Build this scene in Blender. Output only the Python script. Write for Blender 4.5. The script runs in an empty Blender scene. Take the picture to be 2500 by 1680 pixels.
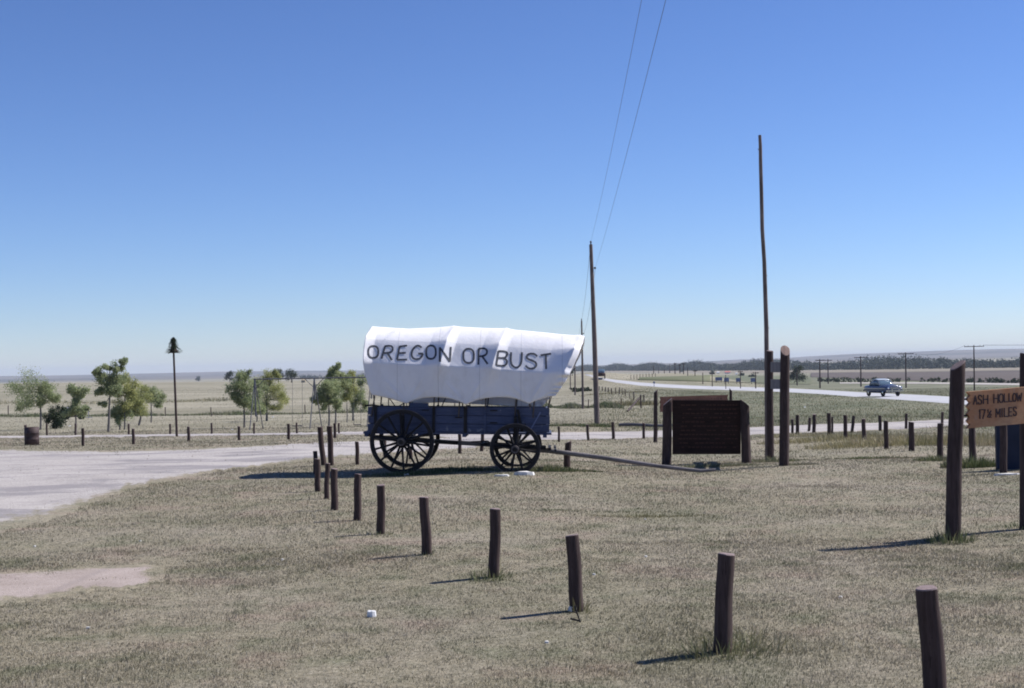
import bpy, bmesh, math, random
import numpy as np
from mathutils import Vector, Matrix, Euler, noise
from mathutils.bvhtree import BVHTree
R = math.radians
random.seed(7); np.random.seed(7)
sc = bpy.context.scene
col = sc.collection

# ------------------------------------------------------------------ camera
F = 3470.0                      # focal length in photo pixels (photo 2500 wide)
CAMZ = 1.86
ROLL = 0.021
PITCH = math.atan(53 / F)
cam_d = bpy.data.cameras.new('camera'); cam = bpy.data.objects.new('camera', cam_d); col.objects.link(cam)
cam_d.sensor_width = 36.0; cam_d.lens = 36.0 * F / 2500.0
cam_d.clip_start = 0.1; cam_d.clip_end = 40000
CM = Matrix.Translation((0, 0, CAMZ)) @ Matrix.Rotation(math.pi / 2 + PITCH, 4, 'X') @ Matrix.Rotation(-ROLL, 4, 'Z')
cam.matrix_world = CM
sc.camera = cam

# ------------------------------------------------------------------ sky + sun
SUN_EL, SUN_AZ = R(47), R(20)   # azimuth measured from +X towards +Y
w = bpy.data.worlds.new('World'); sc.world = w; w.use_nodes = True
nt = w.node_tree; nt.nodes.clear()
sky = nt.nodes.new('ShaderNodeTexSky'); sky.sky_type = 'NISHITA'; sky.sun_disc = False
sky.sun_elevation = SUN_EL; sky.sun_rotation = R(90) - SUN_AZ
sky.altitude = 1200; sky.air_density = 1.0; sky.dust_density = 0.0; sky.ozone_density = 6.0
tint = nt.nodes.new('ShaderNodeMix'); tint.data_type = 'RGBA'; tint.blend_type = 'MULTIPLY'
tint.inputs[0].default_value = 1.0; tint.inputs[7].default_value = (.765, .75, .875, 1)
gam = nt.nodes.new('ShaderNodeGamma'); gam.inputs[1].default_value = 1.2
bg = nt.nodes.new('ShaderNodeBackground'); bg.inputs[1].default_value = 0.073
out = nt.nodes.new('ShaderNodeOutputWorld')
nt.links.new(sky.outputs[0], gam.inputs[0]); nt.links.new(gam.outputs[0], tint.inputs[6]); nt.links.new(tint.outputs[2], bg.inputs[0]); nt.links.new(bg.outputs[0], out.inputs[0])
sd = bpy.data.lights.new('sun', 'SUN'); sd.energy = 5.0; sd.angle = R(0.53); sd.color = (1.0, 0.965, 0.92)
sun = bpy.data.objects.new('sun', sd); col.objects.link(sun)
SUNV = Vector((math.cos(SUN_EL) * math.cos(SUN_AZ), math.cos(SUN_EL) * math.sin(SUN_AZ), math.sin(SUN_EL)))
sun.rotation_euler = SUNV.to_track_quat('Z', 'Y').to_euler(); sun.location = (0, 0, 60)
sc.view_settings.view_transform = 'Standard'; sc.view_settings.look = 'None'
sc.view_settings.exposure = 0.45; sc.view_settings.gamma = 1.0
sc.view_settings.use_curve_mapping = False
sc.cycles.filter_width = 1.9
sc.cycles.max_bounces = 6
sc.cycles.volume_bounces = 0

# ------------------------------------------------------------------ helpers
def tag(o, label=None, cat=None, group=None, kind=None):
    if label: o['label'] = label
    if cat: o['category'] = cat
    if group: o['group'] = group
    if kind: o['kind'] = kind
    return o

def empty(name, loc=(0, 0, 0), rot=(0, 0, 0), **k):
    o = bpy.data.objects.new(name, None); col.objects.link(o)
    o.location = loc; o.rotation_euler = rot; o.empty_display_size = 0.2
    return tag(o, **k)

class MB:
    def __init__(s): s.v = []; s.f = []; s.m = []; s.sm = []
    def add(s, vs, fs, mi=0, smooth=False):
        b = len(s.v); s.v += [tuple(v) for v in vs]
        for f in fs: s.f.append(tuple(i + b for i in f)); s.m.append(mi); s.sm.append(smooth)
    def box(s, c, d, rot=None, mi=0, taper=1.0):
        hx, hy, hz = d[0] / 2, d[1] / 2, d[2] / 2
        vs = []
        for z in (-1, 1):
            t = taper if z > 0 else 1
            for x, y in ((-1, -1), (1, -1), (1, 1), (-1, 1)): vs.append(Vector((x * hx * t, y * hy * t, z * hz)))
        if rot is not None: vs = [rot @ v for v in vs]
        c = Vector(c); vs = [v + c for v in vs]
        s.add(vs, [(3, 2, 1, 0), (4, 5, 6, 7), (0, 1, 5, 4), (1, 2, 6, 5), (2, 3, 7, 6), (3, 0, 4, 7)], mi); return s
    def bar(s, a, b, wd, th, mi=0, up=(0, 0, 1)):
        a, b = Vector(a), Vector(b); x = (b - a); L = x.length; x.normalize()
        y = Vector(up).cross(x)
        if y.length < 1e-4: y = Vector((0, 1, 0)).cross(x)
        y.normalize(); z = x.cross(y)
        rot = Matrix((x, y, z)).transposed()
        return s.box((a + b) / 2, (L, wd, th), rot, mi)
    def tube(s, pts, rad, n=8, mi=0, caps=True, smooth=True, capmi=None):
        pts = [Vector(p) for p in pts]
        if not hasattr(rad, '__len__'): rad = [rad] * len(pts)
        vs = []; fs = []
        prev = None
        for i, p in enumerate(pts):
            d = (pts[min(i + 1, len(pts) - 1)] - pts[max(i - 1, 0)]).normalized()
            if prev is None:
                a = Vector((0, 0, 1)) if abs(d.z) < .9 else Vector((1, 0, 0))
                u = d.cross(a).normalized()
            else: u = (prev - d * prev.dot(d)).normalized()
            prev = u; v = d.cross(u)
            for k in range(n):
                t = 2 * math.pi * k / n
                vs.append(p + (u * math.cos(t) + v * math.sin(t)) * rad[i])
        for i in range(len(pts) - 1):
            for k in range(n):
                k2 = (k + 1) % n
                fs.append((i * n + k, i * n + k2, (i + 1) * n + k2, (i + 1) * n + k))
        s.add(vs, fs, mi, smooth)
        if caps:
            cm = mi if capmi is None else capmi
            s.add(vs[:n], [tuple(range(n))[::-1]], cm); s.add(vs[-n:], [tuple(range(n))], cm)
        return s
    def lathe(s, prof, axis_o, axis_d, n=20, mi=0, smooth=True):
        """prof: list of (r, h) along axis"""
        o = Vector(axis_o); d = Vector(axis_d).normalized()
        a = Vector((0, 0, 1)) if abs(d.z) < .9 else Vector((1, 0, 0))
        u = d.cross(a).normalized(); v = d.cross(u)
        vs = []; fs = []
        for r, h in prof:
            for k in range(n):
                t = 2 * math.pi * k / n
                vs.append(o + d * h + (u * math.cos(t) + v * math.sin(t)) * r)
        for i in range(len(prof) - 1):
            for k in range(n):
                k2 = (k + 1) % n
                fs.append((i * n + k, i * n + k2, (i + 1) * n + k2, (i + 1) * n + k))
        s.add(vs, fs, mi, smooth); return s
    def build(s, name, mats, parent=None, **k):
        me = bpy.data.meshes.new(name); me.from_pydata(s.v, [], s.f)
        if not isinstance(mats, (list, tuple)): mats = [mats]
        for m in mats: me.materials.append(m)
        me.polygons.foreach_set('material_index', s.m); me.polygons.foreach_set('use_smooth', s.sm)
        me.update()
        o = bpy.data.objects.new(name, me); col.objects.link(o)
        if parent: o.parent = parent
        return tag(o, **k)

def npmesh(name, V, Fq, mat, parent=None, attrs=None, smooth=False):
    """V (n,3), Fq (m,k) all same k"""
    me = bpy.data.meshes.new(name)
    n, m, k = len(V), len(Fq), Fq.shape[1]
    me.vertices.add(n); me.vertices.foreach_set('co', np.asarray(V, np.float32).ravel())
    me.loops.add(m * k); me.loops.foreach_set('vertex_index', np.asarray(Fq, np.int32).ravel())
    me.polygons.add(m); me.polygons.foreach_set('loop_start', np.arange(0, m * k, k, dtype=np.int32))
    me.polygons.foreach_set('use_smooth', np.full(m, smooth))
    me.update(calc_edges=True); me.materials.append(mat)
    for nm, arr in (attrs or {}).items():
        a = me.attributes.new(nm, 'FLOAT', 'POINT'); a.data.foreach_set('value', np.asarray(arr, np.float32))
    me.validate()
    o = bpy.data.objects.new(name, me); col.objects.link(o)
    if parent: o.parent = parent
    return o

# ------------------------------------------------------------------ materials
class N:
    """small node helper"""
    def __init__(s, name):
        s.mat = bpy.data.materials.new(name); s.mat.use_nodes = True
        s.t = s.mat.node_tree; s.t.nodes.clear()
        s.out = s.t.nodes.new('ShaderNodeOutputMaterial')
        s.b = s.t.nodes.new('ShaderNodeBsdfPrincipled'); s.t.links.new(s.b.outputs[0], s.out.inputs[0])
        s.b.inputs['Roughness'].default_value = 0.8
        s.b.inputs['Specular IOR Level'].default_value = 0.25
    def n(s, ty, **k):
        x = s.t.nodes.new(ty)
        for a, b in k.items(): setattr(x, a, b)
        return x
    def l(s, a, b): s.t.links.new(a, b)
    def pos(s, obj=False):
        if obj: return s.n('ShaderNodeTexCoord').outputs['Object']
        return s.n('ShaderNodeNewGeometry').outputs['Position']
    def noise(s, vec, scale, detail=3, rough=.55, stretch=None, out=0):
        if stretch:
            m = s.n('ShaderNodeMapping'); m.inputs['Scale'].default_value = stretch; s.l(vec, m.inputs[0]); vec = m.outputs[0]
        x = s.n('ShaderNodeTexNoise'); x.inputs['Scale'].default_value = scale; x.inputs['Detail'].default_value = detail
        x.inputs['Roughness'].default_value = rough; s.l(vec, x.inputs['Vector']); return x.outputs[out]
    def ramp(s, fac, stops):
        r = s.n('ShaderNodeValToRGB'); e = r.color_ramp.elements
        while len(e) < len(stops): e.new(0.5)
        for i, (p, c) in enumerate(stops):
            e[i].position = p
            e[i].color = (c, c, c, 1) if not hasattr(c, '__len__') else (*c, 1)
        s.l(fac, r.inputs[0]); return r.outputs[0]
    def mix(s, fac, a, b, mode='MIX'):
        m = s.n('ShaderNodeMix', data_type='RGBA', blend_type=mode)
        for i, v in ((0, fac), (6, a), (7, b)):
            if isinstance(v, (int, float)): m.inputs[i].default_value = v if i == 0 else (v, v, v, 1)
            elif isinstance(v, (tuple, list)): m.inputs[i].default_value = (*v, 1)
            else: s.l(v, m.inputs[i])
        return m.outputs[2]
    def math(s, op, a, b=0.0, clamp=False):
        m = s.n('ShaderNodeMath', operation=op, use_clamp=clamp)
        for i, v in ((0, a), (1, b)):
            if isinstance(v, (int, float)): m.inputs[i].default_value = v
            else: s.l(v, m.inputs[i])
        return m.outputs[0]
    def attr(s, name): return s.n('ShaderNodeAttribute', attribute_name=name).outputs['Fac']
    def color(s, c): 
        if isinstance(c, (tuple, list)): s.b.inputs['Base Color'].default_value = (*c, 1)
        else: s.l(c, s.b.inputs['Base Color'])
    def bump(s, h, strength=.4, dist=.02):
        b = s.n('ShaderNodeBump'); b.inputs['Strength'].default_value = strength; b.inputs['Distance'].default_value = dist
        s.l(h, b.inputs['Height']); s.l(b.outputs[0], s.b.inputs['Normal'])
    def set(s, **k):
        for a, b in k.items(): s.b.inputs[a].default_value = b

def wood_mat(name, dark, light, stretch=(14, 14, 1.2), scale=3.0, bump=.6, rough=.85, spots=None):
    m = N(name); p = m.pos(True)
    n1 = m.noise(p, scale, 5, .65, stretch); n2 = m.noise(p, 2.3, 3, .5)
    c = m.mix(m.ramp(n1, [(.3, 0), (.75, 1)]), dark, light)
    c = m.mix(m.ramp(n2, [(.4, 0), (.75, .6)]), c, tuple(x * .55 for x in dark))
    c = m.mix(m.ramp(m.noise(p, 9, 4, .7, tuple(x * .6 for x in stretch)), [(.60, 0), (.66, .75)]), c, tuple(x * .35 for x in dark))
    if spots: c = m.mix(m.ramp(m.noise(p, 7, 2), [(.66, 0), (.74, .8)]), c, spots)
    m.color(c); m.bump(n1, bump, .01); m.set(Roughness=rough); return m.mat

M = {}
M['creosote'] = wood_mat('creosote_wood', (.036, .023, .021), (.098, .068, .064))
M['post_end'] = wood_mat('cut_post_end', (.16, .12, .12), (.30, .23, .22), (6, 6, 6), 8, .2)
M['fresh_end'] = wood_mat('pale_cut_end', (.24, .16, .13), (.40, .29, .25), (6, 6, 6), 8, .2)
M['pole_wood'] = wood_mat('weathered_pole', (.10, .08, .075), (.26, .21, .19))
M['grey_wood'] = wood_mat('grey_weathered_wood', (.12, .11, .115), (.26, .235, .235), (1.5, 14, 14), 3)
M['board_dark'] = wood_mat('dark_stained_board', (.020, .010, .008), (.042, .021, .017), (1.2, 12, 12), 3, .4)
M['blue_wood'] = wood_mat('faded_blue_paint', (.050, .064, .125), (.105, .125, .20), (1.1, 14, 14), 3.5, .5, .75, spots=(.20, .22, .27))
M['iron'] = wood_mat('dark_wheel_paint', (.008, .0075, .010), (.020, .018, .022), (4, 4, 4), 6, .15, .6)
m = N('iron_tyre'); m.color(m.mix(m.ramp(m.noise(m.pos(True), 14, 3), [(.4, 0), (.7, 1)]), (.05, .045, .05), (.13, .115, .115))); m.set(Roughness=.45, Metallic=.4); M['tyre_iron'] = m.mat
M['bow_wood'] = wood_mat('bow_wood', (.06, .05, .045), (.13, .11, .10), (8, 8, 8), 3)

m = N('canvas'); p = m.pos(True)
n1 = m.noise(p, 1.6, 3); n2 = m.noise(p, 60, 2)
c = m.mix(m.ramp(n1, [(.35, 0), (.7, 1)]), (.83, .82, .85), (.74, .73, .76))
c = m.mix(m.ramp(m.noise(p, 3.5, 6, .75, (1, 1, .5)), [(.52, 0), (.72, .5)]), c, (.60, .57, .55))
# stitched seams: thin grey lines every 0.72 m
sx = m.n('ShaderNodeSeparateXYZ'); m.l(p, sx.inputs[0])
fr = m.math('FRACT', m.math('DIVIDE', m.math('ADD', sx.outputs[0], 5.0 + .29), .74))
ln = m.ramp(fr, [(0, 1), (.012, .6), (.02, 0), (1, 0)])
c = m.mix(m.math('MULTIPLY', ln, .45), c, (.25, .25, .28))
m.color(c); m.set(Roughness=.95); m.bump(m.noise(p, 5, 4, .6), .25, .03)
tr = m.n('ShaderNodeBsdfTranslucent'); tr.inputs[0].default_value = (.75, .72, .70, 1)
mx = m.n('ShaderNodeMixShader'); mx.inputs[0].default_value = .01
m.l(m.b.outputs[0], mx.inputs[1]); m.l(tr.outputs[0], mx.inputs[2]); m.l(mx.outputs[0], m.out.inputs[0])
M['canvas'] = m.mat
m = N('letter_paint'); m.color(m.mix(m.ramp(m.noise(m.pos(True), 25, 3), [(.4, 0), (.7, 1)]), (.055, .06, .075), (.12, .125, .14))); m.set(Roughness=.9); M['paint'] = m.mat

m = N('orange_board'); p = m.pos(True)
n1 = m.noise(p, 3.2, 4, .6); n2 = m.noise(p, 3, 4, .6, (1, 12, 12))
c = m.mix(m.ramp(n1, [(.35, 0), (.65, 1)]), (.42, .20, .10), (.48, .29, .17))
c = m.mix(m.ramp(n2, [(.45, 0), (.8, .5)]), c, (.27, .12, .065)); c = m.mix(m.ramp(m.noise(p, 9, 3), [(.6, 0), (.75, .5)]), c, (.42, .33, .27))
m.color(c); m.bump(n2, .3, .006); M['orange'] = m.mat
m = N('carved_paint'); m.color((.06, .04, .045)); M['carved'] = m.mat
M['red_board'] = wood_mat('red_brown_board', (.13, .06, .045), (.25, .13, .10), (1, 10, 10), 4)
m = N('navy_panel'); m.color(m.mix(m.ramp(m.noise(m.pos(True), 3, 3), [(.3, 0), (.7, 1)]), (.014, .019, .040), (.024, .031, .058))); m.set(Roughness=.6); M['navy'] = m.mat

def plain(name, c1, c2, scale=5, rough=.8, metal=0.0, spec=.25):
    m = N(name); m.color(m.mix(m.ramp(m.noise(m.pos(True), scale, 3), [(.35, 0), (.65, 1)]), c1, c2))
    m.set(Roughness=rough, Metallic=metal); m.b.inputs['Specular IOR Level'].default_value = spec; return m.mat
M['rust'] = plain('rusty_barrel', (.035, .022, .022), (.075, .05, .052), 4, .7)
M['galv'] = plain('painted_steel_pipe', (.09, .09, .105), (.17, .165, .18), 6, .5, .3)
M['seat'] = plain('swing_seat_board', (.05, .045, .045), (.10, .09, .09))
M['limestone'] = plain('pale_stone', (.55, .53, .50), (.75, .73, .70), 9)
M['white'] = plain('white_paint', (.72, .72, .72), (.82, .82, .82), 3)
M['redroof'] = plain('red_roof', (.45, .09, .08), (.55, .14, .12), 3)
M['greyroof'] = plain('grey_roof', (.16, .16, .17), (.22, .22, .23), 3)
M['bluegrey'] = plain('blue_grey_panel', (.13, .16, .28), (.18, .21, .34), 3)
M['tan_wall'] = plain('tan_wall', (.45, .38, .26), (.52, .44, .32), 3)
M['bark'] = wood_mat('young_bark', (.12, .11, .105), (.24, .22, .21), (8, 8, 2), 6)
M['dark_bark'] = wood_mat('dark_bark', (.05, .04, .035), (.09, .075, .065), (8, 8, 2), 6)
M['car_paint'] = plain('dark_blue_car_paint', (.045, .065, .125), (.055, .075, .14), 2, .25, 0.0, .6)
M['car_roof'] = plain('car_roof_highlight', (.42, .48, .55), (.45, .51, .58), 2, .25, 0.0, .6)  # highlight on the roof put into its colour, paler than the body
M['chrome'] = plain('chrome', (.62, .62, .64), (.7, .7, .72), 2, .12, 1.0, .5)
M['rubber'] = plain('rubber', (.014, .014, .015), (.024, .023, .023), 8, .85)
m = N('window_glass'); m.color((.11, .16, .21)); m.set(Roughness=.06); m.b.inputs['Specular IOR Level'].default_value = .7; M['glass'] = m.mat  # sky reflection put into the lightened blue base colour
M['tank'] = plain('pale_tank_metal', (.22, .22, .27), (.32, .32, .37), 4, .5, .2)
M['dark_red'] = plain('dark_maroon_paint', (.030, .014, .014), (.055, .028, .028), 4, .7)
M['ceramic'] = plain('dark_insulator', (.03, .02, .02), (.05, .035, .03), 4, .3)
m = N('wire_metal'); m.color((.07, .08, .11)); m.set(Roughness=.5); M['wire'] = m.mat

def leaf_mat(name, stops, transl=.25):
    m = N(name); f = m.attr('rnd')
    c = m.ramp(f, stops); m.color(c); m.set(Roughness=.6)
    tr = m.n('ShaderNodeBsdfTranslucent'); m.l(c, tr.inputs[0])
    mx = m.n('ShaderNodeMixShader'); mx.inputs[0].default_value = transl
    m.l(m.b.outputs[0], mx.inputs[1]); m.l(tr.outputs[0], mx.inputs[2]); m.l(mx.outputs[0], m.out.inputs[0]); return m.mat
M['leaf'] = leaf_mat('young_leaves', [(0, (.16, .195, .10)), (.45, (.28, .325, .17)), (.8, (.38, .415, .225)), (1, (.50, .52, .31))], .5)
M['leaf_y'] = leaf_mat('yellowing_leaves', [(0, (.19, .21, .09)), (.45, (.32, .34, .14)), (.8, (.43, .43, .18)), (1, (.52, .51, .24))], .5)
M['leaf_d'] = leaf_mat('dark_leaves', [(0, (.018, .030, .016)), (.6, (.040, .058, .026)), (1, (.070, .090, .040))], .15)
M['leaf_far'] = leaf_mat('distant_leaves', [(0, (.022, .036, .030)), (.6, (.036, .056, .040)), (1, (.056, .080, .050))], .1)
M['blade'] = None

def grass_nodes(m, far=False):
    """colour of the dry mown ground, from world position"""
    p = m.pos()
    big = m.noise(p, .16, 4, .6); med = m.noise(p, .9, 4, .6); small = m.noise(p, 14, 6, .8); tiny = m.noise(p, 38, 4, .85)
    c = m.mix(m.ramp(m.noise(p, 4.5, 5, .75), [(.38, 0), (.62, 1)]), (.212, .183, .128), (.295, .255, .18))
    c = m.mix(m.ramp(big, [(.46, 0), (.64, .75)]), c, (.170, .162, .105))
    c = m.mix(m.ramp(m.noise(p, 1.7, 3), [(.52, 0), (.66, .6)]), c, (.115, .125, .07))
    c = m.mix(m.ramp(m.noise(p, .45, 2), [(.60, 0), (.70, .5)]), c, (.33, .265, .215))
    c = m.mix(m.ramp(m.noise(p, .28, 5, .65), [(.36, .45), (.52, 0)]), c, (.36, .31, .255))
    c = m.mix(m.ramp(med, [(.55, 0), (.68, .45)]), c, (.30, .215, .175))
    c = m.mix(m.ramp(small, [(.38, .75), (.56, 0)]), c, (.085, .08, .05))
    c = m.mix(m.ramp(tiny, [(.52, 0), (.66, .8)]), c, (.43, .39, .31))
    return c, small, tiny

m = N('dry_ground'); c, small, tiny = grass_nodes(m); p = m.pos()
# far country: paler dry grass, greener verges, straw
far = m.attr('far'); grn = m.attr('green')
fn = m.noise(p, .022, 5, .65, (.5, 1.6, 1)); fn2 = m.noise(p, .16, 5, .7, (.6, 1.4, 1))
fc = m.mix(m.ramp(fn, [(.42, 0), (.58, 1)]), (.32, .29, .22), (.225, .205, .145))
fc = m.mix(m.ramp(fn2, [(.45, 0), (.66, .6)]), fc, (.155, .15, .105))
fc = m.mix(m.ramp(m.noise(p, .9, 7, .8), [(.38, .4), (.54, 0)]), fc, (.17, .155, .11))
c = m.mix(far, c, fc)
c = m.mix(m.math('MULTIPLY', grn, m.ramp(m.noise(p, .10, 7, .75, (.9, 1.3, 1)), [(.32, .15), (.62, 1)])), c, (.080, .095, .05))
hl = m.attr('hill')
hc = m.mix(m.ramp(m.noise(p, .0016, 5, .7), [(.45, 0), (.6, 1)]), (.155, .135, .125), (.055, .065, .065))
c = m.mix(hl, c, hc)
m.color(c); m.set(Roughness=.95)
m.bump(m.math('ADD', m.math('MULTIPLY', small, .6), m.math('MULTIPLY', tiny, .4)), .6, .05)
M['ground'] = m.mat

m = N('gravel'); g, small, tiny = grass_nodes(m); p = m.pos()
gc = m.mix(m.ramp(m.noise(p, .35, 6, .7, (.7, 1.2, 1)), [(.35, 0), (.65, 1)]), (.385, .352, .335), (.485, .447, .425))
gc = m.mix(m.ramp(m.noise(p, .33, 7, .72, (.6, 1.3, 1)), [(.50, 0), (.58, .75)]), gc, (.20, .185, .20))
gc = m.mix(m.ramp(m.noise(p, 1.6, 6, .75, (.5, 1.2, 1)), [(.58, 0), (.70, .35)]), gc, (.25, .235, .23))
gc = m.mix(m.ramp(m.noise(p, 34, 2, .8), [(.38, .7), (.56, 0)]), gc, (.19, .175, .165))
gc = m.mix(m.ramp(m.noise(p, 26, 2, .8), [(.62, 0), (.75, .5)]), gc, (.55, .52, .51))
e = m.attr('edge'); k = m.math('ADD', e, m.math('MULTIPLY', m.math('SUBTRACT', m.noise(p, 3.0, 9, .85, (1.6, .8, 1)), .5), 2.0))
m.color(m.mix(m.ramp(k, [(.35, 0), (.60, 1)]), g, gc)); m.set(Roughness=.95); m.bump(m.noise(p, 30, 3, .8), .5, .02)
M['gravel'] = m.mat
m = N('dirt_patch'); g, small, tiny = grass_nodes(m); p = m.pos()
gc = m.mix(m.ramp(m.noise(p, 2, 4, .7), [(.35, 0), (.65, 1)]), (.31, .255, .225), (.40, .335, .305))
gc = m.mix(m.ramp(m.noise(p, 40, 2, .8), [(.4, .5), (.6, 0)]), gc, (.22, .18, .16))
e = m.attr('edge'); k = m.math('ADD', e, m.math('MULTIPLY', m.math('SUBTRACT', m.noise(p, 2.2, 5, .7), .5), 1.8))
m.color(m.mix(m.ramp(k, [(.4, 0), (.65, 1)]), g, gc)); m.set(Roughness=.95); m.bump(m.noise(p, 40, 3, .8), .5, .015)
M['dirt'] = m.mat
m = N('highway_surface'); p = m.pos()
m.color(m.mix(m.ramp(m.noise(p, .4, 3), [(.3, 0), (.7, 1)]), (.36, .36, .38), (.42, .42, .44))); m.set(Roughness=.85); M['road'] = m.mat
def field(name, a, b, st):
    m = N(name); p = m.pos(); m.color(m.mix(m.ramp(m.noise(p, .05, 4, .6, st), [(.35, 0), (.65, 1)]), a, b)); m.set(Roughness=1); return m.mat
M['plough'] = field('ploughed_soil', (.070, .055, .048), (.115, .092, .08), (.3, 2, 1))
M['stubble'] = field('stubble', (.19, .165, .125), (.25, .215, .165), (.3, 2, 1))
M['pasture'] = field('green_pasture', (.095, .11, .06), (.15, .15, .09), (.3, 2, 1))
M['sandtrack'] = field('sand_track', (.36, .33, .30), (.43, .40, .37), (.3, 2, 1))

# blades of grass
def blade_mat(name, stops):
    m = N(name); f = m.attr('rnd'); c = m.ramp(f, stops)
    p = m.pos(); big = m.noise(p, .16, 4, .6)
    c = m.mix(m.ramp(big, [(.46, 0), (.64, .55)]), c, (.165, .165, .09))
    c = m.mix(m.ramp(m.noise(p, .28, 5, .65), [(.36, .5), (.52, 0)]), c, (.37, .32, .26))
    c = m.mix(m.ramp(m.noise(p, .9, 4, .6), [(.55, 0), (.68, .5)]), c, (.31, .225, .18))
    c = m.mix(m.ramp(m.noise(p, 1.7, 3), [(.50, 0), (.64, .55)]), c, (.12, .135, .065))
    c = m.mix(m.ramp(m.noise(p, .45, 2), [(.58, 0), (.70, .4)]), c, (.33, .265, .215))
    m.color(c); m.set(Roughness=.8)
    tr = m.n('ShaderNodeBsdfTranslucent'); m.l(c, tr.inputs[0])
    mx = m.n('ShaderNodeMixShader'); mx.inputs[0].default_value = .25
    m.l(m.b.outputs[0], mx.inputs[1]); m.l(tr.outputs[0], mx.inputs[2]); m.l(mx.outputs[0], m.out.inputs[0]); return m.mat
M['blade'] = blade_mat('dry_blades', [(0, (.125, .12, .07)), (.3, (.215, .188, .13)), (.65, (.30, .265, .20)), (.92, (.39, .35, .275)), (1, (.56, .53, .46))])
M['weed'] = blade_mat('green_weeds', [(0, (.045, .075, .030)), (.5, (.085, .12, .05)), (.85, (.17, .19, .09)), (1, (.36, .32, .17))])
M['straw'] = blade_mat('tall_straw', [(0, (.16, .15, .07)), (.4, (.28, .25, .13)), (.8, (.42, .36, .22)), (1, (.52, .47, .33))])

# ------------------------------------------------------------------ terrain
TH = [-0.36, -0.16, 0.02, 0.085, 0.17, 0.25, 0.36]     # lateral slope X/Y keys
PR = [
 # left edge
 {0: 0, 27: 0, 40: -.25, 50: -.55, 72: -1.25, 100: -1.9, 190: -3.6, 400: -2.4, 600: -1.15, 760: -2.2, 1200: -12, 3500: -14, 5200: -6, 6500: 6, 8000: -6, 14000: -60},
 {0: 0, 27: 0, 40: -.25, 50: -.60, 72: -1.25, 100: -1.9, 190: -3.7, 400: -3.0, 600: -2.6, 760: -3.6, 1200: -12, 3500: -16, 5200: -14, 6500: -4, 8000: -10, 14000: -60},
 {0: 0, 27: 0, 40: -.45, 58: -1.0, 72: -1.2, 145: -2.7, 250: -3.6, 400: -2.8, 520: -3.2, 760: -7, 1200: -11, 3500: -14, 5200: -14, 7000: -14, 9000: -22, 14000: -60},
 {0: 0, 27: -.05, 40: -.5, 58: -1.15, 72: -1.3, 150: -2.2, 300: -3.4, 500: -4.2, 760: -6.5, 1500: -11, 3200: -13, 5200: -10, 7000: -3, 9000: -18, 14000: -60},
 {0: 0, 27: -.05, 40: -.5, 58: -1.15, 100: -1.8, 190: -2.4, 280: -4.6, 400: -6, 700: -8, 1500: -11, 2600: -11, 5200: -2, 7000: 13, 9000: 0, 14000: -60},
 {0: 0, 27: -.05, 32: -.18, 58: -1.1, 100: -1.7, 143: -2.0, 180: -2.8, 280: -4.8, 370: -6, 700: -8, 1500: -10.8, 2600: -11, 5200: 2, 7000: 22, 9000: 5, 14000: -60},
 {0: 0, 20: 0, 24: -.05, 32: -.25, 58: -1.2, 100: -1.9, 143: -2.3, 180: -3.2, 280: -4.8, 370: -6, 700: -8, 1500: -10.8, 2600: -11, 5200: 6, 7000: 31, 9000: 8, 14000: -60}]
PK = [(np.array(list(p.keys()), float), np.array(list(p.values()), float)) for p in PR]
def sstep(a, b, x):
    t = np.clip((x - a) / (b - a), 0, 1); return t * t * (3 - 2 * t)
def height(x, y):
    """vectorised ground height at world x, y"""
    x = np.asarray(x, float); y = np.asarray(y, float)
    r = np.hypot(x, y); th = np.arctan2(x, y)
    D = r * np.cos(np.clip(np.abs(th), 0, .42))         # ~depth inside the view cone
    s = np.tan(np.clip(th, -.4, .4))
    zs = np.array([np.interp(D, k, v) for k, v in PK])
    t = np.interp(s, TH, range(len(TH))); i = np.clip(t.astype(int), 0, len(TH) - 2); f = t - i; f = f * f * (3 - 2 * f)
    z = np.take_along_axis(zs, i[None], 0)[0] * (1 - f) + np.take_along_axis(zs, (i + 1)[None], 0)[0] * f
    # behind the camera blend to one shared profile
    back = sstep(1.2, 2.6, np.abs(th)); zb = np.interp(r, [0, 40, 200, 800, 14000], [0, -.3, -1.5, -3, -20])
    z = z * (1 - back) + zb * back
    z = z - .12 * sstep(-1.5, 4.0, x) * sstep(19, 24, y) * (1 - sstep(30, 55, y)) * (1 - sstep(7, 11, x))
    # low grassy mounds beyond the highway
    z = z + 3.4 * np.exp(-((x - 43) / 19) ** 2 - ((y - 345) / 32) ** 2)
    z = z + 2.2 * np.exp(-((x - 20) / 9) ** 2 - ((y - 350) / 40) ** 2) + 1.3 * np.exp(-((x - 9) / 10) ** 2 - ((y - 330) / 30) ** 2)
    return z
ND = 330
rad = np.concatenate([[1.0], np.geomspace(3, 16000, ND)])
a1 = np.linspace(-.50, .50, 190); a2 = np.linspace(.50, 2 * math.pi - .50, 72)[1:-1]
ang = np.concatenate([a1, a2]); NA = len(ang)
RR, AA = np.meshgrid(rad, ang, indexing='ij')
X = RR * np.sin(AA); Y = RR * np.cos(AA)
Z = height(X, Y)
und = np.zeros_like(Z)
for kx, ky, ph, am in ((.9, .5, 1, .012), (-.6, 1.3, 2, .010), (.25, .31, 4, .02), (1.9, 1.1, .4, .006)):
    und += am * np.sin(kx * X + ky * Y + ph)
Z += und * np.clip(60 / np.maximum(RR, 1), 0, 1)
for kx, ky, ph in ((.006, .004, 0), (-.004, .007, 1.2), (.011, .002, 2.2)):
    Z += 3.0 * np.sin(kx * X * .35 + ky * Y * .35 + ph) * sstep(3500, 6500, RR)
V = np.concatenate([np.stack([X, Y, Z], -1).reshape(-1, 3), [[0, 0, 0]]])
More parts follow.
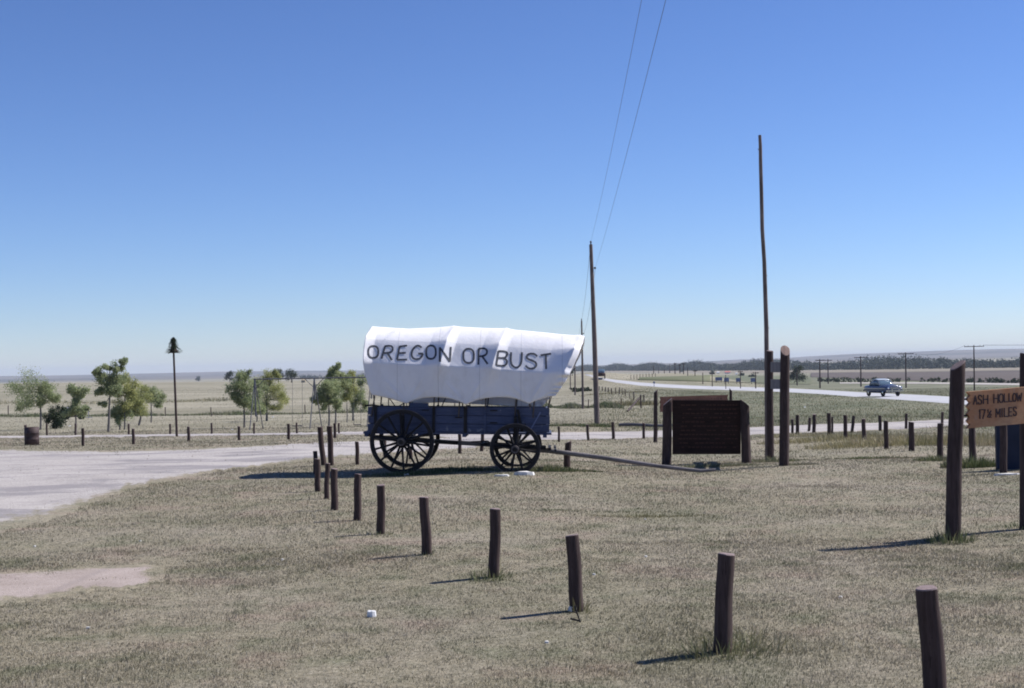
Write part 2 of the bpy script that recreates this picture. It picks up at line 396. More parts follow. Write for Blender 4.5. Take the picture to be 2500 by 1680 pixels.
ii, jj = np.meshgrid(np.arange(len(rad) - 1), np.arange(NA), indexing='ij')
j2 = (jj + 1) % NA
Q = np.stack([ii * NA + jj, ii * NA + j2, (ii + 1) * NA + j2, (ii + 1) * NA + jj], -1).reshape(-1, 4)[:, ::-1]
far_a = sstep(60, 110, RR).ravel(); xs, ys = X.ravel(), Y.ravel(); sl = xs / np.maximum(ys, 1)
green_a = np.where(ys > 0, sstep(.075, .13, sl) * sstep(45, 60, ys) * (1 - sstep(700, 1500, ys)) * .95, 0)
hump = np.exp(-((xs - 43) / 21) ** 2 - ((ys - 345) / 40) ** 2); green_a = green_a * (1 - .9 * hump)
hill_a = sstep(3200, 4200, RR).ravel()
pad = lambda a, v=0: np.concatenate([a, [v]])
ground = npmesh('ground', V, Q, M['ground'], attrs={'far': pad(far_a), 'green': pad(green_a), 'hill': pad(hill_a)}, smooth=True)
bm = bmesh.new(); bm.from_mesh(ground.data); bm.verts.ensure_lookup_table()
c0 = bm.verts[len(V) - 1]
for j in range(NA): bm.faces.new((bm.verts[(j + 1) % NA], bm.verts[j], c0)).smooth = True
bmesh.ops.recalc_face_normals(bm, faces=bm.faces[:])
bm.faces.ensure_lookup_table()
if bm.faces[0].normal.z < 0: bmesh.ops.reverse_faces(bm, faces=bm.faces[:])
bm.to_mesh(ground.data)
BV = BVHTree.FromBMesh(bm); bm.free()
tag(ground, kind='structure', label='dry mown prairie ground falling away to distant fields and hills')

CR = CM.to_3x3(); CO = Vector((0, 0, CAMZ))
def ray(px, py): return (CR @ Vector(((px - 1250) / F, -(py - 840) / F, -1))).normalized()
def at(px, py):
    """the point of the ground seen at photo pixel px, py"""
    h = BV.ray_cast(CO, ray(px, py), 30000)[0]
    if h is None:
        d = ray(px, py); h = CO + d * 9000
    return h
def atD(px, py, D):
    d = ray(px, py); return CO + d * (D / d.y)
def gz(x, y):
    h = BV.ray_cast(Vector((x, y, 500)), Vector((0, 0, -1)))[0]
    return h.z if h is not None else 0.0
def on(x, y, dz=0): return Vector((x, y, gz(x, y) + dz))

# ------------------------------------------------------------------ draped strips (drive, path, fields, highway)
def densify(pl, step):
    o = []
    for (a, b) in zip(pl[:-1], pl[1:]):
        n = max(1, int(abs(b[0] - a[0]) / step))
        for i in range(n): t = i / n; o.append((a[0] + (b[0] - a[0]) * t, a[1] + (b[1] - a[1]) * t))
    o.append(pl[-1]); return o
def yat(pl, x): return float(np.interp(x, [p[0] for p in pl], [p[1] for p in pl]))
def strip(name, top, bot, mat, off, rows=14, step=10, jit=0.0, soft=.12, label=None):
    x0 = max(top[0][0], bot[0][0]); x1 = min(top[-1][0], bot[-1][0]); n = int((x1 - x0) / step) + 1
    V = []; E = []
    for i in range(n + 1):
        x = x0 + (x1 - x0) * i / n
        jt = jit * noise.noise((x * .05, 3.1, 0)) + jit * .6 * noise.noise((x * .21, 1.1, 0)); jb = jit * noise.noise((x * .05, 9.1, 0)) * 2 + jit * noise.noise((x * .21, 5.1, 0))
        a, b = yat(top, x) + jt * .4, yat(bot, x) + jb
        pa, pb = at(x, a), at(x, b)
        for r in range(rows + 1):
            t = r / rows
            p = pa.lerp(pb, t); p.z = gz(p.x, p.y) + off * (1 if 0 < r < rows else .3)
            V.append(p); e = min(t, 1 - t, i / n * 3, (1 - i / n) * 3) / soft; E.append(min(1, e))
    Fq = [(i * (rows + 1) + r, (i + 1) * (rows + 1) + r, (i + 1) * (rows + 1) + r + 1, i * (rows + 1) + r + 1) for i in range(n) for r in range(rows)]
    o = npmesh(name, np.array([tuple(v) for v in V]), np.array(Fq)[:, ::-1], mat, attrs={'edge': E}, smooth=True)
    bm = bmesh.new(); bm.from_mesh(o.data); bmesh.ops.recalc_face_normals(bm, faces=bm.faces[:])
    s = sum(f.normal.z for f in bm.faces)
    if s < 0: bmesh.ops.reverse_faces(bm, faces=bm.faces[:])
    bm.to_mesh(o.data); bm.free()
    return tag(o, kind='structure', label=label)

drive_top = [(-500, 1092), (60, 1097), (250, 1101), (450, 1096), (640, 1088), (780, 1081), (900, 1076), (1000, 1073), (1130, 1066), (1240, 1060)]
drive_bot = [(-500, 1420), (60, 1290), (180, 1252), (300, 1200), (450, 1168), (560, 1148), (640, 1139), (720, 1130), (800, 1122), (900, 1113), (1000, 1106), (1130, 1098), (1240, 1090)]
strip('gravel_drive', drive_top, drive_bot, M['gravel'], .012, rows=30, step=8, jit=4, soft=.13, label='pale gravel drive curving in from the left')
path_c = [(-400, 1070, 5), (60, 1067, 5.5), (300, 1064.5, 6), (700, 1060, 6), (900, 1058, 9), (1050, 1060, 13), (1200, 1066, 20), (1330, 1066, 21), (1500, 1063, 20), (1600, 1060, 18), (1860, 1052, 20), (2000, 1046, 21), (2150, 1042, 21), (2300, 1034, 20), (2500, 1022, 19), (2900, 1000, 19)]
strip('gravel_path', [(a, b - c / 2) for a, b, c in path_c], [(a, b + c / 2) for a, b, c in path_c], M['gravel'], .02, rows=8, step=9, jit=1.6, soft=.10, label='pale gravel path behind the bollards')
dirt_top = [(-400, 1400), (40, 1394), (200, 1386), (300, 1380), (360, 1378), (400, 1384)]
dirt_bot = [(-400, 1530), (40, 1478), (130, 1462), (240, 1442), (320, 1440), (400, 1420)]
strip('bare_dirt_patch', dirt_top, dirt_bot, M['dirt'], .007, rows=16, step=8, jit=4, soft=.30, label='bare pinkish dirt patch in the dry grass')
hw_c = [(1418, 912, 2.2), (1440, 917, 4), (1470, 925, 5), (1500, 930.5, 6.5), (1560, 937.5, 7.5), (1620, 942, 8), (1700, 946, 8), (1800, 949, 8.5), (1900, 952, 9), (2000, 957, 10), (2100, 964, 12), (2160, 967.5, 13.5), (2240, 972, 15), (2330, 978, 17), (2500, 988, 20), (2900, 1012, 27)]
strip('highway', [(a, b - c / 2) for a, b, c in hw_c], [(a, b + c / 2) for a, b, c in hw_c], M['road'], .05, rows=6, step=12, label='pale two-lane highway curving into the distance')
strip('ploughed_field', [(1980, 911), (2200, 909), (2500, 905), (2900, 899)], [(1980, 921), (2200, 929), (2500, 937), (2900, 944)], M['plough'], .5, rows=10, step=25, label='brown ploughed field in front of the wood')
strip('stubble_field', [(1480, 905), (1700, 906), (2000, 904), (2500, 898), (2900, 892)], [(1480, 909), (1700, 911), (1980, 910.5), (2500, 904.5), (2900, 898)], M['stubble'], .5, rows=8, step=25, label='pale stubble field below the wood')
strip('farm_track', [(2050, 935.5), (2250, 935), (2500, 938), (2900, 944)], [(2050, 937), (2250, 937.5), (2500, 941.5), (2900, 948)], M['sandtrack'], .3, rows=4, step=25, label='thin pale farm track beyond the highway')
strip('green_field', [(1560, 925.0), (1800, 916), (1980, 922)], [(1560, 928), (1800, 934), (1980, 940)], M['pasture'], .4, rows=8, step=25, label='green pasture beyond the mounds')

# ------------------------------------------------------------------ posts
def log_mesh(mb, base, top, r0, r1, seed, n=14, rings=8, wob=.012, slant=0.0, sdir=0.0, sink=.12, bulge=0):
    """log from base to top; slanted top cut: slant = rise across the diameter, sdir = direction angle of the high side"""
    base, top = Vector(base), Vector(top); ax = top - base; L = ax.length; d = ax.normalized()
    x = Vector((1, 0, 0)) - d * d.x; x.normalize(); y = d.cross(x)
    vs = []
    rng = random.Random(seed)
    ph = rng.random() * 6
    for i in range(rings + 1):
        t = i / rings
        s = -sink + (L + sink) * t
        rr = r0 + (r1 - r0) * t
        ox = wob * math.sin(2.2 * t * 3 + ph) * t * (1 - t) * 2; oy = wob * math.cos(1.7 * t * 3 + ph) * t * (1 - t)
        for k in range(n):
            a = 2 * math.pi * k / n
            q = rr * (1 + .05 * math.sin(3 * a + ph) + .035 * math.sin(5 * a + ph * 2 + t * 4) + rng.uniform(-.012, .012))
            off = x * (math.cos(a) * q + ox) + y * (math.sin(a) * q + oy)
            h = s
            if i == rings: h = s + slant * .5 * math.cos(a - sdir)
            elif i == rings - 1: h = min(s, L - slant * .5 - .01) if slant else s
            vs.append(base + d * h + off)
    fs = [(i * n + k, i * n + (k + 1) % n, (i + 1) * n + (k + 1) % n, (i + 1) * n + k) for i in range(rings) for k in range(n)]
    mb.add(vs, fs, 0, True)
    # slightly domed / bevelled cut end
    last = vs[-n:]; cen = sum(last, Vector()) / n
    ring = [cen + (v - cen) * .93 + d * .006 for v in last]
    mb.add(last + ring + [cen + d * .007], [(k, (k + 1) % n, n + (k + 1) % n, n + k) for k in range(n)] + [(n + k, n + (k + 1) % n, 2 * n) for k in range(n)], 1, False)

def post(px_top, py_top, px_b, py_b, wpx, name='wooden_post', label=None, cat='post', group=None, mats=None, slant=0.0, sdir=0.0, wob=.012, D=None, taper=.93, n=14):
    b = at(px_b, py_b) if D is None else atD(px_b, py_b, D)
    if D is not None: b = on(b.x, b.y)
    m_px = b.y / F
    t = atD(px_top, py_top, b.y)
    r = wpx * m_px / 2
    if not slant: slant = r * random.uniform(.05, .35); sdir = random.uniform(0, 6.28)
    mb = MB()
    log_mesh(mb, (0, 0, 0), t - b, r, r * taper, random.randint(0, 9999), slant=slant, sdir=sdir, wob=wob, n=n)
    o = mb.build(name, mats or [M['creosote'], M['post_end']])
    o.location = b
    return tag(o, label=label, cat=cat, group=group)

ORD = ['first', 'second', 'third', 'fourth', 'fifth', 'sixth', 'seventh', 'eighth', 'ninth', 'tenth', 'eleventh', 'twelfth']
gA = 'bollards in the curved row across the lawn'
A = [((2262, 1437, 2286, 1712, 56), 'biggest dark wooden bollard at the bottom right corner, its flat top mauve grey'),
     ((1774, 1354, 1762, 1592, 45), 'thick dark wooden bollard with weeds round its foot, second from right in the curved row'),
     ((1396, 1308, 1409, 1492, 35), 'dark wooden bollard leaning left, with a small dead twig in front of it'),
     ((1209, 1243, 1206, 1409, 28), 'dark wooden bollard with thin yellow weeds beside it, nearer than the wagon front wheel'),
     ((1035, 1215, 1043, 1354, 25), 'dark wooden bollard alone in the lawn below the wagon rear wheel'),
     ((930, 1185, 930, 1304, 21), 'dark wooden bollard with a pale knot, sixth from the right in the curved row'),
     ((874, 1158, 872, 1271, 19), 'dark wooden bollard below the rear wheel\'s left rim, seventh from the right'),
     ((816, 1145, 816, 1246, 18), 'dark wooden bollard at the bend of the curved row, right of the cluster'),
     ((800, 1132, 797, 1218, 13), 'slim dark wooden bollard in the cluster, half behind its right neighbour'),
     ((774, 1121, 776, 1200, 15), 'slim dark wooden bollard in the cluster, reddish brown on its left side'),
     ((769, 1102, 771, 1158, 11), 'leftmost and farthest slim bollard of the cluster by the drive')]
for a, lb in A: post(*a, name='bollard', label=lb, cat='bollard', group=gA)
post(781, 1043, 790, 1136, 14, name='gate_post', label='left one of the two taller dark posts at the drive edge', cat='post', group='pair of tall posts at the drive edge')
post(804, 1041, 809, 1137, 14, name='gate_post', label='right one of the two taller dark posts at the drive edge', cat='post', group='pair of tall posts at the drive edge')
gB = 'bollards round the wagon plot'
Bp = [((871, 1079, 873, 1135, 10), 'grey brown bollard standing just left of the wagon rear wheel'),
      ((938, 1075, 941, 1119, 10), 'bollard seen through the left spokes of the rear wheel'),
      ((1001, 1090, 1003, 1121, 10), 'short bollard seen behind the right part of the rear wheel'),
      ((1122, 1061, 1123, 1108, 9), 'bollard standing behind the wagon midway between its wheels'),
      ((1178, 1060, 1176, 1102, 9), 'bollard just left of the wagon front wheel, behind the reach pole'),
      ((1364, 1042, 1365, 1079, 6), 'bollard on the near edge of the path, right of the wagon front'),
      ((1434, 1037, 1436, 1075, 7), 'bollard at the path, left of the utility pole foot'),
      ((1496, 1031, 1498, 1073, 8), 'bollard at the path, right of the utility pole foot'),
      ((1571, 1033, 1572, 1071, 7), 'bollard at the path in front of the lying log rail')]
for a, lb in Bp: post(*a, name='bollard', label=lb, cat='bollard', group=gB)
post(1387, 1080, 1384, 1142, 17, name='bollard', label='thick bollard with a slanted top crossed by the wagon tongue', cat='bollard', group=gB, slant=.06, sdir=0)
gC = 'bollards between the drive and the path'
for i, (xx, t, b) in enumerate([(203, 1046, 1089), (326, 1047, 1085), (461, 1042, 1078), (584, 1041, 1075), (705, 1035, 1073), (818, 1034, 1070)]):
    post(xx - 1, t, xx, b, 7.5, name='bollard', label='small bollard on the strip beyond the drive, %s from the left' % ORD[i], cat='bollard', group=gC)
gD = 'bollards along the far side of the path'
for i, (xx, t, b) in enumerate([(114, 1034, 1063), (184, 1034, 1063), (314, 1035, 1062), (415, 1035, 1061), (516.5, 1033, 1060), (620, 1033, 1060), (724, 1032, 1059), (827, 1033, 1059)]):
    post(xx, t, xx + .5, b, 5, name='bollard', label='tiny far bollard at the playground edge, %s from the left' % ORD[i], cat='bollard', group=gD)
gE = 'bollards in the near row at the right'
for i, (xt, t, xb, b, wd) in enumerate([(1947, 1014, 1947, 1061, 9), (1988, 1012, 1987, 1057, 9), (2023, 1009, 2025, 1069, 10), (2063, 1014, 2065, 1074, 10), (2108, 1023, 2110, 1075, 10.5), (2163, 1028, 2164, 1096, 12), (2225, 1031, 2226, 1101, 14.5), (2296, 1034, 2295, 1123, 15.5), (2373, 1030, 2375, 1131, 17), (2449, 1030, 2450, 1155, 18)]):
    post(xt, t, xb, b, wd, name='bollard', label='dark bollard in the nearer right-hand row, %s from the left' % ORD[i], cat='bollard', group=gE)
gF = 'bollards in the farther row at the right'
for i, (xt, t, xb, b, wd) in enumerate([(1934, 1024, 1935, 1062, 7), (1977, 1020, 1975, 1054, 7), (2032, 1018, 2032, 1060, 5), (2084, 1016, 2080, 1057, 8), (2148, 1015, 2149, 1052, 8), (2213, 1010, 2212, 1047, 7), (2301, 1006, 2300, 1040, 7)]):
    post(xt, t, xb, b, wd, name='bollard', label='small bollard at the gravel path in the farther right row, %s from the left' % ORD[i] + (', leaning' if i == 3 else ''), cat='bollard', group=gF)

# ------------------------------------------------------------------ covered wagon
WR = empty('covered_wagon', (-2.0, 26.12, .0), (0, R(1.5), R(-1.2)), label='blue wooden covered wagon with white canvas top painted with large letters', cat='wagon')
WR.location.z = gz(-2.0, 26.12) + .0
WB = 2.02

def wheel(name, x, y, rad_, nsp, hub_r, side, ph, parent):
    w_ = empty(name, (x, y, rad_)); w_.parent = parent
    mb = MB(); ww = .050
    ro, ri = rad_ - .010, rad_ - .078
    mb.lathe([(ri, -ww / 2), (ro, -ww / 2), (ro, ww / 2), (ri, ww / 2), (ri, -ww / 2)], (0, 0, 0), (0, 1, 0), 56, smooth=False); mb.build('rim', M['iron'], w_)
    mb = MB(); mb.lathe([(ro - .002, -ww / 2 - .003), (rad_, -ww / 2 - .003), (rad_, ww / 2 + .003), (ro - .002, ww / 2 + .003)], (0, 0, 0), (0, 1, 0), 64, smooth=False); mb.build('tyre', M['tyre_iron'], w_)
    mb = MB(); s = side
    prof = [(.0, -.20), (.052, -.20), (.060, -.19), (.062, -.10), (hub_r * .92, -.07), (hub_r, 0), (hub_r * .92, .07), (.075, .13), (.06, .16), (0, .16)]
    mb.lathe([(r_, h_ * s * -1) for r_, h_ in prof] if s > 0 else prof, (0, 0, 0), (0, 1, 0), 22); mb.build('hub', M['iron'], w_)
    mb = MB(); hh = .205 * side
    mb.lathe([(.040, hh - .0), (.068, hh), (.072, hh - .02 * side), (.072, hh - .055 * side), (.060, hh - .055 * side)], (0, 0, 0), (0, 1, 0), 22, smooth=False); mb.build('hub_band', M['tyre_iron'], w_)
    me = None
    for k in range(nsp):
        a = 2 * math.pi * (k + ph) / nsp
        if me is None:
            mb = MB(); n = 6
            mb.tube([(hub_r * .8, 0, 0), (hub_r + .05, 0, 0), (ri * .6, 0, 0), (ri + .01, 0, 0)], [.024, .023, .018, .019], 8)
            o = mb.build('spoke', M['iron'], w_); me = o.data
        else:
            o = bpy.data.objects.new('spoke', me); col.objects.link(o); o.parent = w_
        o.rotation_euler = (0, a, 0); o.location = (0, .012 * side * (1 if k % 2 else -1), 0)
    return w_
RRr, RFr = .575, .455
TY = .725
FX = WB; FZ = 0
wheel('wheel', 0, -TY, RRr, 14, .105, -1, .35, WR)
wheel('wheel', 0, TY, RRr, 14, .105, 1, .75, WR)
wheel('wheel', FX, -TY, RFr, 12, .100, -1, .3, WR)
wheel('wheel', FX + .02, TY, RFr, 12, .100, 1, .6, WR)
for nm, x, r_ in (('axle', 0, RRr), ('axle', FX, RFr)):
    mb = MB(); mb.box((x, 0, r_), (.09, 2 * TY - .16, .10)); mb.tube([(x, -TY - .1, r_), (x, TY + .1, r_)], .028, 8); mb.build(nm, M['iron'], WR)
BX0, BX1, BZ0, BZ1, BHW = -.64, 2.63, .735, 1.185, .50
for x, r_ in ((0, RRr), (FX, RFr)):
    mb = MB(); mb.box((x, 0, (r_ + .06 + BZ0 - .03) / 2), (.10, 1.16, BZ0 - .03 - r_ - .06)); 
    mb.build('bolster', M['iron'], WR)
    for s in (-1, 1):
        mb = MB(); mb.box((x, s * .565, BZ0 + .13), (.07, .05, .34), taper=.7); mb.build('bolster_stake', M['iron'], WR)
mb = MB(); mb.bar((-.62, 0, .60), (FX, 0, .46), .07, .075); mb.build('reach_pole', M['grey_wood'], WR)
for s in (-1, 1):
    mb = MB(); mb.bar((.05, s * .42, RRr), (.95, s * .05, .52), .05, .05); mb.build('rear_hound', M['iron'], WR)
    mb = MB(); mb.bar((FX - .62, s * .32, .50), (FX + .55, s * .16, .44), .05, .055); mb.build('front_hound', M['iron'], WR)
mb = MB(); mb.bar((FX - .6, -.36, .50), (FX - .6, .36, .50), .06, .05); mb.build('sway_bar', M['iron'], WR)
mb = MB(); mb.tube([(1.1, .0, .53), (1.5, -.1, .56), (1.62, -.15, .50)], .012, 6); mb.build('brake_rod', M['iron'], WR)
mb = MB(); mb.tube([(-.60, -.1, .635), (-.60, -.48, .655)], .02, 6); mb.bar((-.72, -.3, .66), (.1, -.45, .62), .03, .03); mb.build('rear_brace', M['iron'], WR)
# tongue
mb = MB(); mb.bar((FX + .1, 0, .42), (FX + .62, -.02, .385), .09, .085); mb.tube([(FX + .55, -.02, .39), (3.6, -.13, .27), (4.6, -.30, .135), (5.35, -.43, .062), (5.62, -.46, .085)], [.045, .042, .036, .032, .026], 8)
tg = mb.build('tongue', M['grey_wood'], WR)
mb = MB(); mb.bar((FX + .62, -.42, .44), (FX + .62, .42, .44), .05, .045); mb.build('doubletree', M['iron'], WR)
mb = MB()
for s in (-1, 1): mb.bar((FX + .72, s * .42 - .28, .43), (FX + .72, s * .42 + .28, .43), .035, .035)
mb.build('singletree', M['iron'], WR)
# box: side boards of three planks, end boards, floor
for s in (-1, 1):
    side = empty('side_board', (0, s * BHW, 0)); side.parent = WR
    hs = (BZ1 - BZ0) / 3
    for k in range(3):
        mb = MB(); L = BX1 - BX0; z = BZ0 + hs * (k + .5)
        mb.box(((BX0 + BX1) / 2 + (.008 if k == 1 else 0), s * (.004 if k == 1 else 0), z), (L, .028, hs - .014)); mb.build('plank', M['blue_wood'], side)
    for x in (-.50, .55, 1.12, 1.47):
        mb = MB(); mb.box((x, s * .030, (BZ0 + BZ1) / 2), (.048 if x != 1.12 else .06, .030, BZ1 - BZ0 + (.02 if x > 0 else .04))); mb.build('cleat', M['iron'] if x in (1.12, .55, -.50) else M['blue_wood'], side)
    for x, z in ((.40, 1.13), (1.63, 1.13), (1.63, .91), (1.0, 1.0)):
        mb = MB(); mb.box((x, s * .026, z), (.13, .012, .022)); mb.build('strap', M['iron'], side)
    mb = MB(); mb.bar((2.47, s * .03, BZ1 - .08), (2.28, s * .03, BZ0 + .03), .012, .022); mb.build('brace', M['bluegrey'], side)
for x in (BX0 + .03, BX1 - .05):
    eb = empty('end_board', (x, 0, 0)); eb.parent = WR
    for k in range(3):
        mb = MB(); mb.box((0, 0, BZ0 + (BZ1 - BZ0) / 3 * (k + .5)), (.028, 2 * BHW - .036, (BZ1 - BZ0) / 3 - .01)); mb.build('plank', M['blue_wood'], eb)
mb = MB(); mb.box(((BX0 + BX1) / 2 - .02, 0, BZ0 - .020), (BX1 - BX0 + .12, 2 * BHW + .05, .034))
for x in (-.66, .3, 1.1, 2.55): mb.box((x, 0, BZ0 - .062), (.07, 2 * BHW + .12, .048))
mb.build('box_floor', M['blue_wood'], WR)
mb = MB(); mb.tube([(BX0 - .05, -.53, BZ1 + .015), (BX0 + .08, -.53, BZ1 + .03), (BX0 + .2, -.53, BZ1 + .012)], .018, 6); mb.build('stake_iron', M['iron'], WR)
mb = MB(); mb.box((2.10, -.565, BZ0 + .22), (.05, .03, .40), Matrix.Rotation(R(-12), 3, 'Y')); mb.tube([(2.2, -.59, .90), (2.17, -.59, .84), (2.22, -.60, .78)], .014, 6); mb.build('brake_lever', M['iron'], WR)

# canvas cover ------------------------------------------------------
ST = [0, 1, 2, 3]
Xb, Xm, Xt = [-.52, .55, 1.48, 2.66], [-.71, .69, 1.63, 3.05], [-.64, .865, 1.84, 3.27]
ZR = ([-.635, -.55, .02, .55, .80, .865, .95, 1.4, 1.78, 1.84, 1.92, 2.6, 3.37], [2.635, 2.635, 2.605, 2.628, 2.645, 2.655, 2.645, 2.625, 2.612, 2.618, 2.600, 2.54, 2.455])
Z2 = ([-.7, .7, 1.7, 2.7, 3.2], [2.395, 2.335, 2.265, 2.205, 2.15])
Z1 = ([-.7, .7, 1.7, 2.7, 3.2], [1.975, 1.925, 1.865, 1.80, 1.78])
ties = [(-.56, 1.40), (.06, 1.245), (1.135, 1.23), (2.265, 1.25), (2.68, 1.41)]
arch = [.0, .125, .13, .02]
def zbot(x):
    if x <= ties[0][0]: return ties[0][1]
    for i in range(4):
        (xa, za), (xb_, zb_) = ties[i], ties[i + 1]
        if x <= xb_:
            t = (x - xa) / (xb_ - xa)
            if i == 0: t2 = t ** 1.3; return za + (zb_ - za) * t2
            if i == 3: return za + (zb_ - za) * t + .02 * math.sin(math.pi * t)
            return za + (zb_ - za) * t + arch[i] * (1 - abs(2 * t - 1) ** 2.2)
    return ties[-1][1]
def bulge(xm):
    b = 0
    for xb_ in (.69, 1.63):
        d = xm - xb_
        if -.29 < d <= 0: b = max(b, .105 * (1 + d / .29))
        elif 0 < d < .16: b = max(b, .105 * (1 - d / .16) ** 1.1)
    d = xm + .71
    if d < .16: b = max(b, .10 * (1 - d / .16) ** 1.2)
    d = xm - (3.05 - .50)
    if d > 0:
        k = d / .50
        b = .16 * min(k / .80, 1) ** 1.25 if k < .80 else .16 - .09 * ((k - .80) / .20) ** 1.0
    return b
def section(u):
    """list of (x, y>=0 half width, z) from bottom to ridge"""
    xb_, xm, xt = (float(np.interp(u, ST, L)) for L in (Xb, Xm, Xt))
    zr = float(np.interp(xt, *ZR)); z2 = float(np.interp(xm, *Z2)); z1 = float(np.interp(xm, *Z1)); zb_ = zbot(xb_)
    bl = bulge(xm); edge = max(0, (u - 2.86) / .14)
    pts = []
    def xz(z):
        t = (z - 1.3) / (zr - 1.3); 
        # quadratic through bottom, middle, top
        a = xb_; c_ = xt; mth = xm; t = max(0, min(1, t))
        tm = .52
        # lagrange
        return a * ((t - tm) * (t - 1)) / ((0 - tm) * (0 - 1)) + mth * (t * (t - 1)) / (tm * (tm - 1)) + c_ * (t * (t - tm)) / (1 * (1 - tm))
    def put(y, z, g, ny, nz):
        ruf = 0
        if edge > 0: ruf = .03 * math.sin(z * 62 + y * 30 + 2 * math.sin(z * 17)) * min(1, edge * 1.5)
        pts.append((xz(z), y + ny * (bl * g + ruf), z + nz * (bl * g + ruf)))
    for t in np.linspace(0, 1, 24):
        t = float(t); z = zb_ + (z1 - zb_) * t; xx = xz(z); fold = 0
        for tx, tz in ties[1:4]:
            dx_, dz_ = xx - tx, z - tz; rr_ = math.hypot(dx_, dz_)
            if rr_ > .01:
                an = math.atan2(dx_, dz_)
                for a0, am in ((-.75, .016), (-.3, .008), (.55, .013), (1.0, .009), (-1.15, .010)):
                    fold += am * math.exp(-((an - a0) * rr_ / .028) ** 2) * math.exp(-((rr_ - .28) / .26) ** 2)
        fold += .007 * math.sin(xx * 5.3 + z * 2.1) * math.sin(z * 6 + xx * 1.7)
        put(.565 + .055 * t ** .7 + fold, z, (0.05 + .95 * t ** 1.5) * (.8), 1, 0)
    for t in (.06, .3, .5, .75, 1):
        put(.62 - .195 * t, z1 + (z2 - z1) * t, .9, .92, .39)
    y2 = .425
    for t in (.05, .12, .25, .4, .55, .7, .85, 1):
        a = t * math.pi / 2
        # blend straight and arc
        yy = y2 * math.cos(a) * .35 + y2 * (1 - t) * .65; zz = z2 + (zr - z2) * (math.sin(a) * .42 + t * .58)
        put(yy, zz, .85 * (1 - t) ** 2.4 + .12 * t, .6, .8)
    return pts
us = []
u = 0
NU = 250
xs_m = sorted(set([round(v, 4) for v in np.linspace(-.71, 3.05, NU)] + [.69 - .29, .69, .69 + .16, 1.63 - .29, 1.63, 1.63 + .16, -.55, 2.55, 2.95]))
us = [float(np.interp(x, Xm, ST)) for x in xs_m]
mb = MB(); grid = []
for u in us:
    s_ = section(u)
    zlow = s_[0][2]; zf = float(np.interp(s_[0][0], [-.55, 0, .6, 1.3, 1.9, 2.7], [1.38, 1.22, 1.24, 1.21, 1.18, 1.17])); eg = max(0, (u - 2.80) / .20)
    row = [(x, -y, z) for x, y, z in s_] + [(x + .06 * eg * min(1, y / .4) + (zf - zlow) * max(0, 1 - (z - zlow) / .5) * 1.3 * max(0, (u - 2.3) / .7), y, z + (zf - zlow) * max(0, 1 - (z - zlow) / .5)) for x, y, z in s_[::-1][1:]]
    grid.append(row)
nv = len(grid[0]); vs = [p for r_ in grid for p in r_]
fs = [(i * nv + k, (i + 1) * nv + k, (i + 1) * nv + k + 1, i * nv + k + 1) for i in range(len(grid) - 1) for k in range(nv - 1)]
mb.add(vs, fs, 0, True)
cover = mb.build('canvas_cover', M['canvas'], WR)
sol = cover.modifiers.new('thick', 'SOLIDIFY'); sol.thickness = .004; sol.offset = 0
cbv = BVHTree.FromPolygons([Vector(v) for v in vs], fs)
# painted letters as thin skins following the cloth (local wagon space)
WR_M = Matrix.Translation(WR.location) @ WR.rotation_euler.to_matrix().to_4x4()
WI = WR_M.inverted()
def on_canvas(px, py):
    o = WI @ CO; d = (WI.to_3x3() @ ray(px, py)).normalized()
    h = cbv.ray_cast(o, d, 100)
    return h[0], h[1]
def arc(cx, cy, rx, ry, a0, a1, n=14, p=2.0):
    o = []
    for i in range(n + 1):
        a = R(a0 + (a1 - a0) * i / n); c_, s_ = math.cos(a), math.sin(a)
        o.append((cx + rx * math.copysign(abs(c_) ** (2 / p), c_), cy + ry * math.copysign(abs(s_) ** (2 / p), s_)))
    return o
letters = [
 [arc(130, 332, 52, 60, 0, 360, 24, 2.5)],
 [[(250, 275), (214, 402)], [(245, 274), (305, 268), (328, 285), (328, 318), (305, 338), (233, 345)], [(275, 345), (320, 415)]],
 [[(398, 278), (372, 412)], [(392, 279), (475, 267)], [(382, 345), (462, 341)], [(370, 412), (474, 410)]],
 [[(622, 290), (600, 270), (575, 268), (545, 288), (522, 330), (520, 375), (545, 405), (590, 406), (622, 385), (634, 350)], [(588, 350), (637, 348)]],
 [arc(718, 335, 50, 68, 0, 360, 24, 2.4)],
 [[(810, 432), (809, 285)], [(811, 290), (908, 430)], [(909, 432), (918, 280)]],
 [arc(1100, 372, 54, 72, 0, 360, 24, 2.5)],
 [[(1202, 298), (1200, 462)], [(1200, 299), (1260, 294), (1290, 315), (1285, 355), (1250, 375), (1200, 378)], [(1240, 378), (1295, 455)]],
 [[(1402, 322), (1380, 468)], [(1400, 323), (1470, 325), (1497, 345), (1485, 382), (1450, 394), (1392, 392)], [(1450, 394), (1490, 415), (1490, 450), (1460, 476), (1380, 467)]],
 [[(1532, 335), (1528, 440), (1550, 480), (1588, 494), (1625, 470), (1640, 420), (1642, 335)]],
 [[(1798, 378), (1772, 352), (1720, 348), (1688, 372), (1698, 403), (1750, 420), (1788, 442), (1788, 480), (1755, 503), (1710, 500), (1678, 472)]],
 [[(1832, 366), (1940, 350)], [(1886, 360), (1889, 507)]]]
def smooth_pl(pl, n=1):
    for _ in range(n):
        if len(pl) < 3: break
        q = [pl[0]]
        for a, b in zip(pl[:-1], pl[1:]):
            q.append((a[0] * .75 + b[0] * .25, a[1] * .75 + b[1] * .25)); q.append((a[0] * .25 + b[0] * .75, a[1] * .25 + b[1] * .75))
        q.append(pl[-1]); pl = q
    return pl
